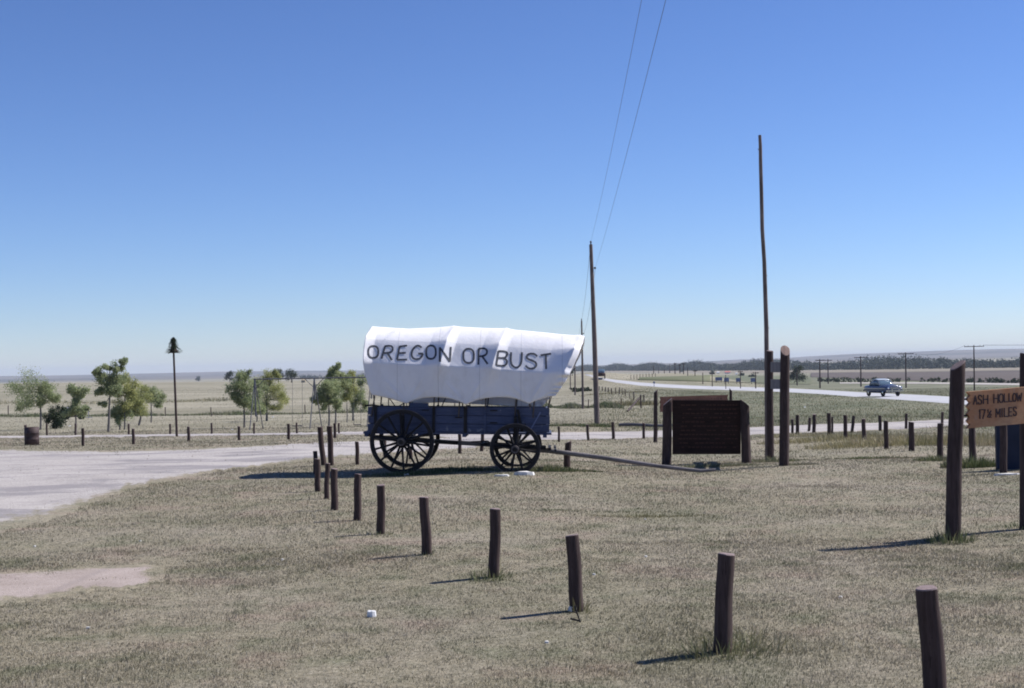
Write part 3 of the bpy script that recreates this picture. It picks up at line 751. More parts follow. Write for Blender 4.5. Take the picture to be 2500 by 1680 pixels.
for strokes in letters:
    mb = MB()
    for pl in strokes:
        pl = smooth_pl(pl, 1) if len(pl) > 3 and len(pl) < 20 else pl
        pts = [(880 + x * .24, 780 + y * .24) for x, y in pl]
        dn = []
        for a, b in zip(pts[:-1], pts[1:]):
            n = max(1, int(math.dist(a, b) / 2.0))
            for i in range(n): dn.append((a[0] + (b[0] - a[0]) * i / n, a[1] + (b[1] - a[1]) * i / n))
        dn.append(pts[-1])
        hw = 2.35; L = []; 
        for i, q in enumerate(dn):
            a, b = dn[max(i - 1, 0)], dn[min(i + 1, len(dn) - 1)]
            dx, dy = b[0] - a[0], b[1] - a[1]; l_ = math.hypot(dx, dy) or 1; nx, ny = -dy / l_, dx / l_
            h_ = hw * (1 + .12 * noise.noise((q[0] * .3, q[1] * .3, 0)))
            row = []
            for s_ in (-1, -.33, .33, 1):
                h = on_canvas(q[0] + nx * h_ * s_, q[1] + ny * h_ * s_)
                if h[0] is None: row = None; break
                nn = h[1] if h[1].y < 0 else -h[1]
                row.append(h[0] + nn * .007)
            if row: L.append(row)
        vs_ = [p for r_ in L for p in r_]
        mb.add(vs_, [(i * 4 + k, i * 4 + k + 1, (i + 1) * 4 + k + 1, (i + 1) * 4 + k) for i in range(len(L) - 1) for k in range(3)], 0, False)
    mb.build('letter', M['paint'], cover)
# bows (hoops) and ropes
for u in (0.04, .5, 1.0, 1.5, 2.0, 2.45, 2.74):
    s_ = section(u); pts = [(x, -(y - .022), z - .02) for x, y, z in s_] + [(x, y - .022, z - .02) for x, y, z in s_[::-1][1:]]
    x0 = s_[0][0]
    pts = [(x0 - .02 if u > .1 else x0 - .06, -.515, 1.0)] + pts + [(x0 - .02, .515, 1.0)]
    mb = MB(); mb.tube(pts, .014, 6); mb.build('bow', M['bow_wood'], WR)
for x in (.06, 1.135, 2.265):
    for s in (-1, 1):
        mb = MB(); mb.tube([(x, s * .57, zbot(x)), (x + .02, s * .545, BZ1 - .02)], .008, 5); mb.build('tie_rope', M['bow_wood'], WR)
for (p0, p1) in (((-.25, .50, 1.16), (-.45, .56, 1.42)), ((-.2, .50, 1.16), (.05, .56, 1.3)), ((.62, .5, 1.17), (.72, .56, 1.4)), ((-.38, .5, 1.16), (-.38, .57, 1.45))):
    mb = MB(); mb.tube([p0, p1], .010, 5); mb.build('side_stay', M['bow_wood'], WR)
mb = MB(); mb.tube([(2.64, -.56, 1.40), (2.60, -.52, 1.16)], .010, 6); mb.tube([(2.68, .56, 1.40), (2.62, .52, 1.16)], .010, 6); mb.build('front_rope', M['bow_wood'], WR)
# dark box / blue sheet seen through the gap
mb = MB(); mb.box((.22, .25, 1.20), (.34, .12, .07)); mb.build('seat_board', M['bluegrey'], WR)

# ------------------------------------------------------------------ stone slab and small things at the wagon
def slab(px, py, lx, ly, lz, lb, name='stone_slab', cat='stone', rot=0, mat='limestone', group=None):
    b = at(px, py); mb = MB(); n = 9; top = []; bot = []
    rng = random.Random(int(px * 7 + py))
    for k in range(n):
        a = 2 * math.pi * k / n; q = rng.uniform(.8, 1.1)
        bot.append((math.cos(a) * lx / 2 * q, math.sin(a) * ly / 2 * q, -.02)); top.append((math.cos(a) * lx / 2 * q * .85, math.sin(a) * ly / 2 * q * .85, lz * rng.uniform(.8, 1.1)))
    mb.add(bot + top + [(0, 0, lz * 1.08)], [(k, (k + 1) % n, n + (k + 1) % n, n + k) for k in range(n)] + [(n + k, n + (k + 1) % n, 2 * n) for k in range(n)])
    o = mb.build(name, M[mat]); o.location = b; o.rotation_euler = (0, 0, rot)
    return tag(o, label=lb, cat=cat, group=group)
slab(1282, 1160, .42, .20, .06, 'flat pale stone slab on the grass under the wagon front wheel')
slab(1225, 1163, .30, .12, .03, 'small flat pale stone left of the slab at the front wheel')
slab(991, 1161, .13, .07, .03, 'small white stone below the wagon rear wheel')
slab(908, 1506, .085, .06, .045, 'bright white stone lying alone in the foreground lawn', mat='white')
slab(2460, 1160, .5, .14, .03, 'thin pale stone slab at the foot of the bollard under the signpost')
rocks = [(690, 1368, 'below the cluster of slim bollards'), (1577, 1360, 'between the leaning bollard and the thick one'), (1450, 1404, 'right of the leaning bollard'), (1335, 1570, 'at the bottom below the leaning bollard'), (1575, 1269, 'in the brown weedy line of the lawn'), (85, 1335, 'at the left edge above the bare dirt'), (342, 1322, 'above the bare dirt patch'), (215, 1535, 'in the bottom left corner of the lawn'), (2052, 1460, 'left of the bottom right bollard')]
for px, py, wh in rocks:
    slab(px, py, .034, .028, .014, 'tiny pale pebble in the grass ' + wh, name='pebble', cat='pebble', group='pebbles in the lawn', mat='limestone')

# ------------------------------------------------------------------ notice board (seen from its dark side)
def facing_board(name, x0, y0, x1, y1, D0, D1, th, nplank, mat, parent=None, gap=.0007, pname='plank'):
    """board of horizontal planks between left (x0) and right (x1) photo columns at depths D0, D1"""
    L0, L1 = atD(x0, y0, D0), atD(x0, y1, D0); R0, R1 = atD(x1, y0, D1), atD(x1, y1, D1)
    R0.z = R0.z; nrm = (R0 - L0).cross(L1 - L0).normalized()
    if nrm.y > 0: nrm = -nrm
    out = []
    for k in range(nplank):
        a, b = k / nplank, (k + 1) / nplank
        g = gap / (L0 - L1).length
        P = [L0.lerp(L1, a + g), R0.lerp(R1, a + g), R0.lerp(R1, b - g), L0.lerp(L1, b - g)]
        off = nrm * random.uniform(-.006, .006)
        vs = [p + nrm * th / 2 + off for p in P] + [p - nrm * th / 2 + off for p in P]
        mb = MB(); mb.add(vs, [(0, 1, 2, 3), (7, 6, 5, 4), (0, 4, 5, 1), (1, 5, 6, 2), (2, 6, 7, 3), (3, 7, 4, 0)])
        o = mb.build(pname, mat, parent); out.append(o)
    return L0, R0, R1, L1, nrm, out

NB = empty('notice_board', (0, 0, 0), label='large dark plank notice board between two pointed log posts, right of the wagon tongue', cat='sign')
p0 = at(1628, 1134); p1 = at(1822, 1131)
NB.location = (p0 + p1) / 2
def child_post(px_t, py_t, px_b, py_b, wpx, parent, slant=0, sdir=0, mats=None, wob=.01, D=None, nm='post', n=14, taper=.95):
    o = post(px_t, py_t, px_b, py_b, wpx, name=nm, cat=None, mats=mats, slant=slant, sdir=sdir, wob=wob, D=D, n=n, taper=taper)
    o.parent = parent; o.matrix_parent_inverse = Matrix.Translation(parent.location).inverted(); return o
def reparent(o, parent): o.parent = parent; o.matrix_parent_inverse = Matrix.Translation(parent.location).inverted()
child_post(1630, 981, 1628, 1134, 23, NB, slant=.16, sdir=0)
child_post(1818, 984, 1822, 1131, 23, NB, slant=.15, sdir=math.pi)
panel = empty('panel', (0, 0, 0)); reparent(panel, NB)
Dn = (p0.y + p1.y) / 2
L0, R0, R1, L1, nrm, pls = facing_board('panel', 1642, 977, 1808, 1109, Dn, Dn, .045, 7, M['board_dark'])
for o in pls: o.parent = panel
# carved rows, too dark in the photograph to be read: shallow routed strokes
mb = MB(); rng = random.Random(5)
for row in range(11):
    v = .09 + row * .078; uu = .07 + rng.random() * .08
    while uu < .93:
        wd = rng.uniform(.02, .07)
        if rng.random() < .82:
            P = L0.lerp(R0, uu).lerp(L1.lerp(R1, uu), v); Q_ = L0.lerp(R0, min(.95, uu + wd)).lerp(L1.lerp(R1, min(.95, uu + wd)), v)
            mb.bar(P + nrm * .026 - panel.location, Q_ + nrm * .026 - panel.location, .004, .022, up=tuple(nrm.cross(Vector((1, 0, 0)))))
        uu += wd + .018
m = N('routed_strokes'); m.color((.075, .034, .026)); M['routed'] = m.mat
o = mb.build('carved_rows', M['routed'], panel)

# ------------------------------------------------------------------ red-brown sign behind
RS = empty('trail_sign', (0, 0, 0), label='long red brown board sign with jagged left edge behind the dark notice board', cat='sign')
q0 = at(1600, 1080); q1 = on(atD(1783, 1060, q0.y + 1.2).x, q0.y + 1.2); RS.location = (q0 + q1) / 2
child_post(1601, 955, 1600, 1080, 10, RS, slant=.12, sdir=0)
t_ = atD(1784, 952, q1.y); mb = MB(); log_mesh(mb, (0, 0, 0), t_ - q1, .05, .048, 3, slant=.10, sdir=math.pi); o = mb.build('post', [M['creosote'], M['post_end']]); o.location = q1; reparent(o, RS)
def jagged_board(x0, x1, yt0, yt1, yb0, yb1, D0, D1, th, teeth, depth, mat, both=False):
    a, b, c_, d_ = atD(x0, yt0, D0), atD(x1, yt1, D1), atD(x1, yb1, D1), atD(x0, yb0, D0)
    nrm = (b - a).cross(d_ - a).normalized()
    if nrm.y > 0: nrm = -nrm
    ux = (b - a).normalized()
    out = [a, b]
    if both:
        for k in range(1, 2 * teeth): out.append(b.lerp(c_, k / (2 * teeth)) - ux * (depth if k % 2 else 0))
    out.append(c_); out.append(d_)
    for k in range(1, 2 * teeth): out.append(d_.lerp(a, k / (2 * teeth)) + ux * (depth if k % 2 else 0) * random.uniform(.8, 1.1))
    n = len(out); ce = (a + b + c_ + d_) / 4
    mb = MB()
    F_ = [p + nrm * th / 2 for p in out]; B_ = [p - nrm * th / 2 for p in out]
    mb.add(F_ + [ce + nrm * th / 2], [(k, (k + 1) % n, n) for k in range(n)]); mb.add(B_ + [ce - nrm * th / 2], [((k + 1) % n, k, n) for k in range(n)])
    mb.add(F_ + B_, [(k, n + k, n + (k + 1) % n, (k + 1) % n) for k in range(n)])
    o = mb.build('sign_panel', mat)
    return o, a, b, c_, d_, nrm
o, a, b, c_, d_, nr = jagged_board(1611, 1777, 969, 964, 1006, 1003, q0.y - .02, q1.y - .1, .04, 3, .03, M['red_board'], True)
reparent(o, RS)
mb = MB(); rng = random.Random(8)
for row in (.22, .45, .68):
    uu = .08
    while uu < .93:
        wd = rng.uniform(.012, .03); P = a.lerp(b, uu).lerp(d_.lerp(c_, uu), row)
        mb.box(P + nr * .022, (wd * 1.2, .006, .045)); uu += wd + .016
o = mb.build('carved_rows', M['carved']); reparent(o, RS)

# ------------------------------------------------------------------ edge-on board sign at the tall pole
ES = empty('edge_on_sign', (0, 0, 0), label='two tall log posts joined by two grey boards, seen edge on beside the tall pole', cat='sign')
e0 = at(1881, 1121); e1 = at(1915, 1137); ES.location = (e0 + e1) / 2
child_post(1879, 857, 1881, 1121, 17, ES, taper=.97)
child_post(1917, 856, 1914, 1137, 23.5, ES, slant=.20, sdir=math.pi / 2, mats=[M['creosote'], M['fresh_end']], taper=.98)
for yt, yb in ((884, 909), (926, 950)):
    A0, A1 = atD(1884, yt, e0.y - .25), atD(1884, yb, e0.y - .25); B0, B1 = atD(1908, yt, e1.y + .08), atD(1908, yb, e1.y + .08)
    sdv = (B0 - A0).cross(Vector((0, 0, 1))).normalized() * .025
    mb = MB(); P = [A0, B0, B1, A1]; vs = [p + sdv for p in P] + [p - sdv for p in P]
    mb.add(vs, [(0, 1, 2, 3), (7, 6, 5, 4), (0, 4, 5, 1), (1, 5, 6, 2), (2, 6, 7, 3), (3, 7, 4, 0)]); o = mb.build('board', M['grey_wood']); reparent(o, ES)
# tall crooked pole
b = at(1874, 1119); pts = []
for px, py in ((1874, 1121), (1873, 1000), (1872, 900), (1871, 800), (1866, 640), (1861, 560), (1859, 470), (1857, 400), (1856.5, 360), (1855, 330)):
    p = atD(px, py, b.y + .12); pts.append(p - b)
pts[0].z = -.2
mb = MB(); mb.tube(pts, [.060, .056, .052, .050, .045, .043, .042, .040, .038, .034], 12, 0, capmi=0)
rng = random.Random(2)
for k in range(9):
    t = .15 + .09 * k; i = int(t * 9); p = pts[i].lerp(pts[min(9, i + 1)], t * 9 - i); a_ = rng.random() * 6
    mb.tube([p, p + Vector((math.cos(a_) * .07, math.sin(a_) * .07, .02))], [.016, .010], 6)
o = mb.build('tall_pole', M['pole_wood']); o.location = b; tag(o, label='tall crooked bare pole rising behind the edge-on board sign', cat='pole')

# ------------------------------------------------------------------ signpost with the mileage board at the right
SP = empty('mileage_sign', (0, 0, 0), label='orange brown jagged-edged board sign between two dark log posts at the right edge', cat='sign')
s0 = at(2329, 1318); s1 = at(2503, 1292); SP.location = (s0 + s1) / 2
child_post(2338, 892, 2325, 1318, 38, SP, slant=.11, sdir=.3, taper=.92, wob=.012)
child_post(2506, 868, 2505, 1292, 30, SP, slant=.05, sdir=math.pi, taper=.98)
o, a, b, c_, d_, nr = jagged_board(2359, 2510, 957, 944, 1046, 1033, s0.y + .15, s1.y - .10, .035, 5, .040, M['orange'])
reparent(o, SP)
FONT = {'A': [[(0, 0), (.5, 1), (1, 0)], [(.22, .38), (.78, .38)]], 'S': [[(.95, .82), (.75, 1), (.25, 1), (.05, .8), (.15, .6), (.85, .42), (.95, .2), (.75, 0), (.25, 0), (.05, .18)]],
        'H': [[(0, 0), (0, 1)], [(1, 0), (1, 1)], [(0, .5), (1, .5)]], 'O': [[(.3, 0), (0, .25), (0, .75), (.3, 1), (.7, 1), (1, .75), (1, .25), (.7, 0), (.3, 0)]],
        'L': [[(0, 1), (0, 0), (1, 0)]], 'W': [[(0, 1), (.22, 0), (.5, .7), (.78, 0), (1, 1)]], '1': [[(.5, 0), (.5, 1)], [(.5, 1), (.25, .8)]],
        '7': [[(0, 1), (1, 1), (.4, 0)]], 'M': [[(0, 0), (0, 1), (.5, .35), (1, 1), (1, 0)]], 'I': [[(.5, 0), (.5, 1)]], 'E': [[(1, 1), (0, 1), (0, 0), (1, 0)], [(0, .5), (.8, .5)]],
        '/': [[(0, 0), (1, 1)]], '2': [[(0, .8), (.3, 1), (.8, 1), (1, .75), (0, 0), (1, 0)]]}
# letters: (char, left, right, top, bottom) in crop pixels of the board, origin (2340,920), scale 0.0893
SC_ = 160 / 1792.
txt = [('A', 375, 470, 520, 750), ('S', 500, 600, 505, 745), ('H', 645, 765, 500, 735), ('H', 930, 1045, 475, 715), ('O', 1075, 1185, 470, 700), ('L', 1215, 1310, 465, 685), ('L', 1345, 1430, 460, 675), ('O', 1450, 1535, 455, 670), ('W', 1560, 1690, 445, 660),
       ('1', 520, 580, 900, 1140), ('7', 590, 690, 900, 1140), ('1', 745, 800, 900, 980), ('/', 760, 850, 930, 1100), ('2', 800, 860, 1020, 1110),
       ('M', 990, 1100, 880, 1100), ('I', 1130, 1180, 870, 1095), ('L', 1215, 1310, 860, 1085), ('E', 1340, 1425, 845, 1070), ('S', 1460, 1550, 830, 1060)]
def board_pt(px, py, lift=.0215):
    d = ray(px, py); t = (a - CO).dot(nr) / d.dot(nr); return CO + d * t + nr * lift
for ch, x0, x1, y0, y1 in txt:
    mb = MB()
    for st in FONT[ch]:
        P = [board_pt(2340 + (x0 + (x1 - x0) * u_) * SC_, 920 + (y1 + (y0 - y1) * v_) * SC_) for u_, v_ in st]
        for p_, q_ in zip(P[:-1], P[1:]):
            dr = (q_ - p_).normalized() * .004
            mb.bar(p_ - dr, q_ + dr, .007, .012 if y1 - y0 > 150 else .008, up=tuple(nr.cross(q_ - p_).normalized()))
    o = mb.build('letter', M['carved']); reparent(o, SP)
mb = MB(); m0 = a.lerp(d_, .1); mb.tube([atD(2348, 1015, s0.y + .12), d_.lerp(a, .35) + Vector((.03, .02, 0))], .012, 6); mb.tube([atD(2348, 975, s0.y + .12), d_.lerp(a, .8) + Vector((.03, .02, 0))], .012, 6); o = mb.build('bracket', M['iron']); reparent(o, SP)
# navy slab board behind
nb = at(2452, 1149); mb = MB()
Dv = nb.y + .25
A0 = atD(2432, 1038, Dv); B0 = atD(2555, 1030, Dv - .3)
za = gz(A0.x, Dv)
g1 = empty('blue_board_sign', on(A0.x, Dv), label='dark navy blue panel standing behind the mileage sign at the right edge', cat='sign')
mb.add([(0, 0, .02), (B0.x - A0.x, -.3, -.02), (B0.x - A0.x, -.3, B0.z - za), (0, 0, A0.z - za), (0, .05, .02), (B0.x - A0.x, -.25, -.02), (B0.x - A0.x, -.25, B0.z - za), (0, .05, A0.z - za)],
       [(0, 1, 2, 3), (7, 6, 5, 4), (0, 4, 5, 1), (1, 5, 6, 2), (2, 6, 7, 3), (3, 7, 4, 0)])
mb.build('panel', M['navy'], g1)
for x_ in (.06, B0.x - A0.x - .06):
    mb = MB(); mb.box((x_, .12 - x_ * .3, .35), (.08, .08, .9)); mb.build('post', M['creosote'], g1)

# ------------------------------------------------------------------ barrel
b = at(78, 1087); mb = MB(); h = .62; r_ = .24
mb.lathe([(0, 0), (r_, 0), (r_, h * .30), (r_ + .012, h * .33), (r_, h * .36), (r_, h * .64), (r_ + .012, h * .67), (r_, h * .70), (r_, h), (r_ - .015, h), (r_ - .02, h * .6), (0, h * .6)], (0, 0, 0), (0, 0, 1), 24)
o = mb.build('barrel', M['rust']); o.location = b; tag(o, label='rusty brown steel drum at the far left beyond the drive', cat='barrel')
post(62, 1038, 63, 1075, 7, name='bollard', label='dark post half hidden at the left of the rusty drum', cat='bollard')

# ------------------------------------------------------------------ pole with shaggy cone on top
b = at(432, 1066); tp = atD(424, 862, b.y) - b; mb = MB()
PCn = empty('cone_topped_pole', b, label='tall thin pole with a dark shaggy cone on top, left of the young trees', cat='pole')
mb.tube([(0, 0, -.2), tp * .5, tp], [.055, .050, .042], 10); mb.build('pole', M['creosote'], PCn)
V_ = []; F_ = []; rn = []; rng = random.Random(4)
hh = .70
for k in range(520):
    t = rng.random() ** .8; z = t * hh
    rmax = .33 * (1 - t) ** 1.4 + .07 if t < .3 else .20 * (1 - (t - .3) / .7) ** .7 + .025
    a_ = rng.random() * 6.28; r1 = rmax * rng.uniform(.55, 1.0)
    p = Vector((math.cos(a_) * r1, math.sin(a_) * r1, z)); d = Vector((math.cos(a_), math.sin(a_), rng.uniform(-.9, .1))).normalized() * rng.uniform(.05, .10)
    s_ = Vector((-math.sin(a_), math.cos(a_), rng.uniform(-.4, .4))) * .022
    i = len(V_); V_ += [p - s_ - d * .3, p + s_ - d * .3, p + s_ * .6 + d, p - s_ * .6 + d]; F_.append((i, i + 1, i + 2, i + 3)); rn += [rng.random() * .5] * 4
o = npmesh('cone_foliage', np.array([tuple(v) for v in V_]), np.array(F_), M['leaf_d'], PCn, attrs={'rnd': rn}); o.location = tp
mb = MB(); mb.lathe([(0, 0), (.22, .0), (.20, .05), (.12, .22), (.10, .40), (.04, .62), (0, .68)], (0, 0, 0), (0, 0, 1), 10); o = mb.build('cone_core', M['creosote'], PCn); o.location = tp

# ------------------------------------------------------------------ swing set
lg = at(614, 1050); Dsw = lg.y
T0 = atD(622, 926, Dsw + .9); T1 = atD(905, 921, Dsw + .9); Tm = T0.lerp(T1, (767 - 622) / 283.)
SW = empty('swing_set', on(T0.x, Dsw + .9), label='steel playground swing set left of the wagon, with long top beam and slanted legs', cat='swing set')
def swp(mb, name, mat=M['galv']): o = mb.build(name, mat); reparent(o, SW); return o
mb = MB(); mb.tube([T0 - Vector((.08, 0, 0)), T1 + Vector((.4, 0, 0))], .036, 8); swp(mb, 'top_beam')
for k, T in enumerate((T0, Tm, T1)):
    for s, dx in ((-1, -.30), (1, .30)):
        g = on(T.x + dx * .7 + .05, T.y + s * 1.0, -.1); mb = MB(); mb.tube([T, g], .028, 8); swp(mb, 'leg')
    mb = MB(); mb.tube([T, T + Vector((0.02, 0, -2.1 if k == 0 else -1.2))], .045, 8); swp(mb, 'centre_post')
    for s in (-1, 1):
        if k == 0 and s < 0 or k == 2 and s > 0: continue
        mb = MB(); mb.tube([T + Vector((s * .55, 0, 0)), T + Vector((0, 0, -.55))], .022, 6); swp(mb, 'brace')
for (xa, xb_, ys_) in ((714, 738, 1040), (864, 881, 1037)):
    st = empty('swing', (0, 0, 0)); reparent(st, SW)
    pa, pb = atD(xa, 924, Dsw + .9), atD(xb_, 924, Dsw + .9); sa, sb = atD(xa, ys_, Dsw + .9), atD(xb_, ys_, Dsw + .9)
    for p_, q_ in ((pa, sa), (pb, sb)):
        mb = MB(); mb.tube([p_, q_], .009, 5); o = mb.build('chain', M['galv'], st)
    mb = MB(); mb.bar(sa, sb, .2, .04); o = mb.build('seat', M['seat'], st)

# ------------------------------------------------------------------ trees
def leaves(centers, n, size, sp, seed, vert=1.0):
    rg = np.random.RandomState(seed)
    C = np.array(centers); idx = rg.randint(0, len(C), n)
    R_ = C[idx, 3:4]
    dirs = np.clip(rg.normal(size=(n, 3)), -2.2, 2.2)
    P = C[idx, :3] + dirs * R_ * .5 * np.array([1, 1, vert])
    a = rg.normal(size=(n, 3)); a /= np.linalg.norm(a, axis=1, keepdims=True)
    b = np.cross(a, rg.normal(size=(n, 3))); b /= np.linalg.norm(b, axis=1, keepdims=True)
    s = size * rg.uniform(.6, 1.3, (n, 1))
    V = np.stack([P - a * s, P + b * s * .55, P + a * s, P - b * s * .55], 1).reshape(-1, 3)
    F_ = np.arange(4 * n).reshape(n, 4)
    base = rg.rand(len(C))[idx]
    return V, F_, np.repeat(np.clip(base * .55 + rg.rand(n) * .45, 0, 1), 4)

def tree(px_b, py_b, clumps, hpx_trunk, lean=0, leaf='leaf', label='', nleaf=1300, tw=5, D=None, size=.05, name='young_tree', bark='bark', cat='tree', group=None, spread=1.0):
    """clumps: list of (px, py, r_px) photo positions of foliage masses"""
    b = at(px_b, py_b)
    k = b.y / F
    T = empty(name, b, label=label, cat=cat, group=group)
    rg = random.Random(int(px_b * 13))
    C = []; br = []
    for (cx, cy, cr) in clumps:
        p = atD(cx, cy, b.y) - b
        R_ = cr * k
        p.y = rg.uniform(-.5, .5) * R_ * 1.6 * spread
        for s_ in range(7):
            q = Vector((rg.gauss(0, .6), rg.gauss(0, .7), rg.gauss(0, .5))) * R_
            C.append((p.x + q.x, p.y + q.y, p.z + q.z, R_ * rg.uniform(.55, 1.0)))
            br.append((p, p + q))
    top = max(c_[2] for c_ in C)
    tt = atD(px_b + lean, py_b - hpx_trunk, b.y) - b
    mb = MB()
    r0 = tw * k / 2
    mb.tube([(0, 0, -.15), tt * .33 + Vector((.02, 0, 0)), tt * .7, tt], [r0 * 1.2, r0, r0 * .85, r0 * .6], 8)
    cen = Vector((sum(c_[0] for c_ in C) / len(C), 0, top * .9))
    mb.tube([tt, tt.lerp(cen, .6), cen], [r0 * .6, r0 * .4, r0 * .15], 6)
    tr = mb.build('trunk', M[bark], T)
    mb = MB(); done = set()
    for (p, q) in br:
        key = tuple(round(x, 3) for x in p)
        if key not in done:
            done.add(key); st = tt * rg.uniform(.75, 1.0) if p.z < tt.z else tt.lerp(cen, min(1, max(0, (p.z - tt.z) / max(.1, cen.z - tt.z)) * .5))
            mid = st.lerp(p, .5) + Vector((0, 0, -.05)); mb.tube([st, mid, p], [r0 * .4, r0 * .28, r0 * .16], 5, caps=False)
        mb.tube([p, q], [r0 * .15, r0 * .06], 4, caps=False)
    mb.build('branch', M[bark], T)
    V, F_, rn = leaves(C, int(nleaf * 4.6), size, 1, int(px_b))
    o = npmesh('crown', V, F_, M[leaf], T, attrs={'rnd': rn})
    return T
gT = 'young trees on the playground lawn'
tree(99, 1049, [(65, 935, 26), (100, 945, 22), (118, 950, 14), (75, 965, 24), (112, 965, 14), (130, 974, 10), (60, 992, 16), (102, 985, 9), (52, 945, 22)], 75, leaf='leaf', label='young broadleaf tree at the far left edge with a straight grey trunk', nleaf=2400, tw=5, group=gT)
tree(185, 1062, [(175, 953, 10), (205, 953, 12), (190, 965, 9), (185, 980, 10), (195, 1000, 14), (175, 1003, 10), (210, 1000, 9)], 60, leaf='leaf', label='slender young tree in front of the dark farm machine', nleaf=1300, tw=4, group=gT)
tree(138, 1047, [(135, 1008, 14), (125, 1022, 12), (150, 1020, 14), (160, 1005, 10), (140, 1034, 9)], 12, leaf='leaf_d', label='low dense green bush left of the dark farm machine', nleaf=1400, tw=4, name='bush', cat='bush')
tree(264, 1055, [(244, 912, 8), (258, 898, 8), (298, 885, 8), (291, 900, 10), (250, 925, 12), (272, 930, 16), (262, 945, 14), (285, 920, 12), (275, 958, 10), (243, 955, 9), (255, 985, 7), (288, 950, 12)], 90, leaf='leaf', lean=4, label='tallest young tree with wispy upright shoots, left of the cone-topped pole', nleaf=2600, tw=6, group=gT)
tree(304, 1049, [(305, 930, 11), (318, 945, 14), (300, 958, 15), (322, 962, 13), (330, 985, 10), (305, 990, 12)], 70, leaf='leaf_y', label='yellowing young tree directly right of the tallest young tree', nleaf=1600, tw=3.5, group=gT)
tree(292, 1049, [(280, 1000, 12), (295, 1010, 14), (310, 1005, 10), (290, 1022, 10), (275, 1012, 8)], 15, leaf='leaf', label='low leafy sapling growing between two young tree trunks', nleaf=1200, tw=4, name='sapling', cat='sapling')
tree(338, 1039, [(345, 955, 12), (352, 970, 14), (335, 985, 14), (345, 1000, 10), (325, 1000, 10), (330, 970, 10)], 30, lean=8, leaf='leaf_y', label='small multi-stemmed yellow green tree leaning right', nleaf=1500, tw=5, group=gT)
tree(369, 1032, [(370, 955, 10), (385, 965, 13), (392, 972, 10), (362, 965, 9), (385, 988, 8), (375, 975, 8)], 55, leaf='leaf', label='small round-crowned young tree just left of the cone-topped pole', nleaf=1300, tw=3, group=gT)
tree(596, 1044, [(575, 950, 16), (600, 955, 18), (585, 935, 12), (595, 915, 12), (610, 972, 16), (570, 970, 12), (590, 980, 12), (620, 985, 12), (622, 940, 14)], 60, leaf='leaf', label='bushy young tree left of the swing set post', nleaf=2600, tw=4.5, group=gT)
tree(651, 1028, [(640, 925, 15), (660, 920, 16), (655, 945, 18), (675, 950, 16), (680, 970, 14), (650, 970, 16), (692, 978, 10), (670, 995, 10), (640, 990, 12), (672, 915, 8)], 60, leaf='leaf_y', label='wide yellow green young tree behind the left end of the swing set', nleaf=2800, tw=5, group=gT)
tree(627, 1030, [(628, 985, 10), (632, 960, 12), (638, 998, 9)], 30, leaf='leaf', label='thin young tree hidden among foliage behind the swing set post', nleaf=800, tw=3, group=gT)
tree(803, 1042, [(795, 945, 16), (785, 960, 14), (805, 965, 18), (815, 945, 14), (778, 978, 10), (800, 985, 10), (820, 980, 10)], 55, leaf='leaf', label='full young tree right of the swing set centre post', nleaf=2400, tw=4.5, group=gT)
tree(819, 1036, [(810, 905, 9), (823, 895, 8), (835, 915, 10), (825, 925, 14), (805, 920, 10), (830, 950, 14), (825, 985, 9), (840, 935, 12)], 70, leaf='leaf', label='taller young tree with pointed shoots behind the full one', nleaf=2200, tw=4, group=gT)
tree(847, 1031, [(850, 935, 12), (860, 950, 14), (845, 965, 12), (856, 922, 10)], 50, leaf='leaf_y', label='thin-trunked yellow green young tree, second from the wagon cover', nleaf=1400, tw=2.5, group=gT)
tree(861, 1027, [(870, 955, 12), (880, 972, 10), (868, 978, 11), (884, 930, 10), (888, 985, 7)], 45, leaf='leaf', label='young tree nearest the wagon cover, partly behind it', nleaf=1500, tw=3.5, group=gT)

# dark farm machine behind the bush
FMb = on(at(185, 1024).x, at(185, 1024).y)
FMo = empty('farm_machine', FMb, (0, 0, R(8)), label='dark old farm machine with a pale rounded tank, half hidden behind the bush', cat='farm machine')
mb = MB(); mb.box((-.1, 0, .45), (2.2, 1.0, .35)); mb.build('bed', M['dark_red'], FMo)
mb = MB(); mb.lathe([(0, -.75), (.32, -.72), (.36, -.6), (.36, .6), (.32, .72), (0, .75)], (-.5, 0, .95), (1, 0, 0), 16); mb.build('tank', M['tank'], FMo)
mb = MB(); mb.box((-1.35, 0, .72), (.6, .8, .35)); mb.build('engine_housing', M['dark_red'], FMo)
for x in (-1.0, .6):
    for s in (-.55, .55):
        mb = MB(); mb.lathe([(.0, -.06), (.1, -.06), (.26, -.07), (.32, -.05), (.32, .05), (.26, .07), (0, .06)], (x, s, .32), (0, 1, 0), 16); mb.build('wheel', M['rubber'], FMo)
mb = MB(); mb.tube([(1.05, .1, .2), (1.05, .1, 1.45)], .035, 6); mb.tube([(1.3, .1, .1), (1.3, .1, 1.1)], .03, 6); mb.tube([(.9, .1, .2), (1.7, .1, .15)], .03, 6); mb.tube([(1.05, .1, 1.15), (1.7, .1, 1.15)], .02, 6); mb.build('mast', M['bluegrey'], FMo)

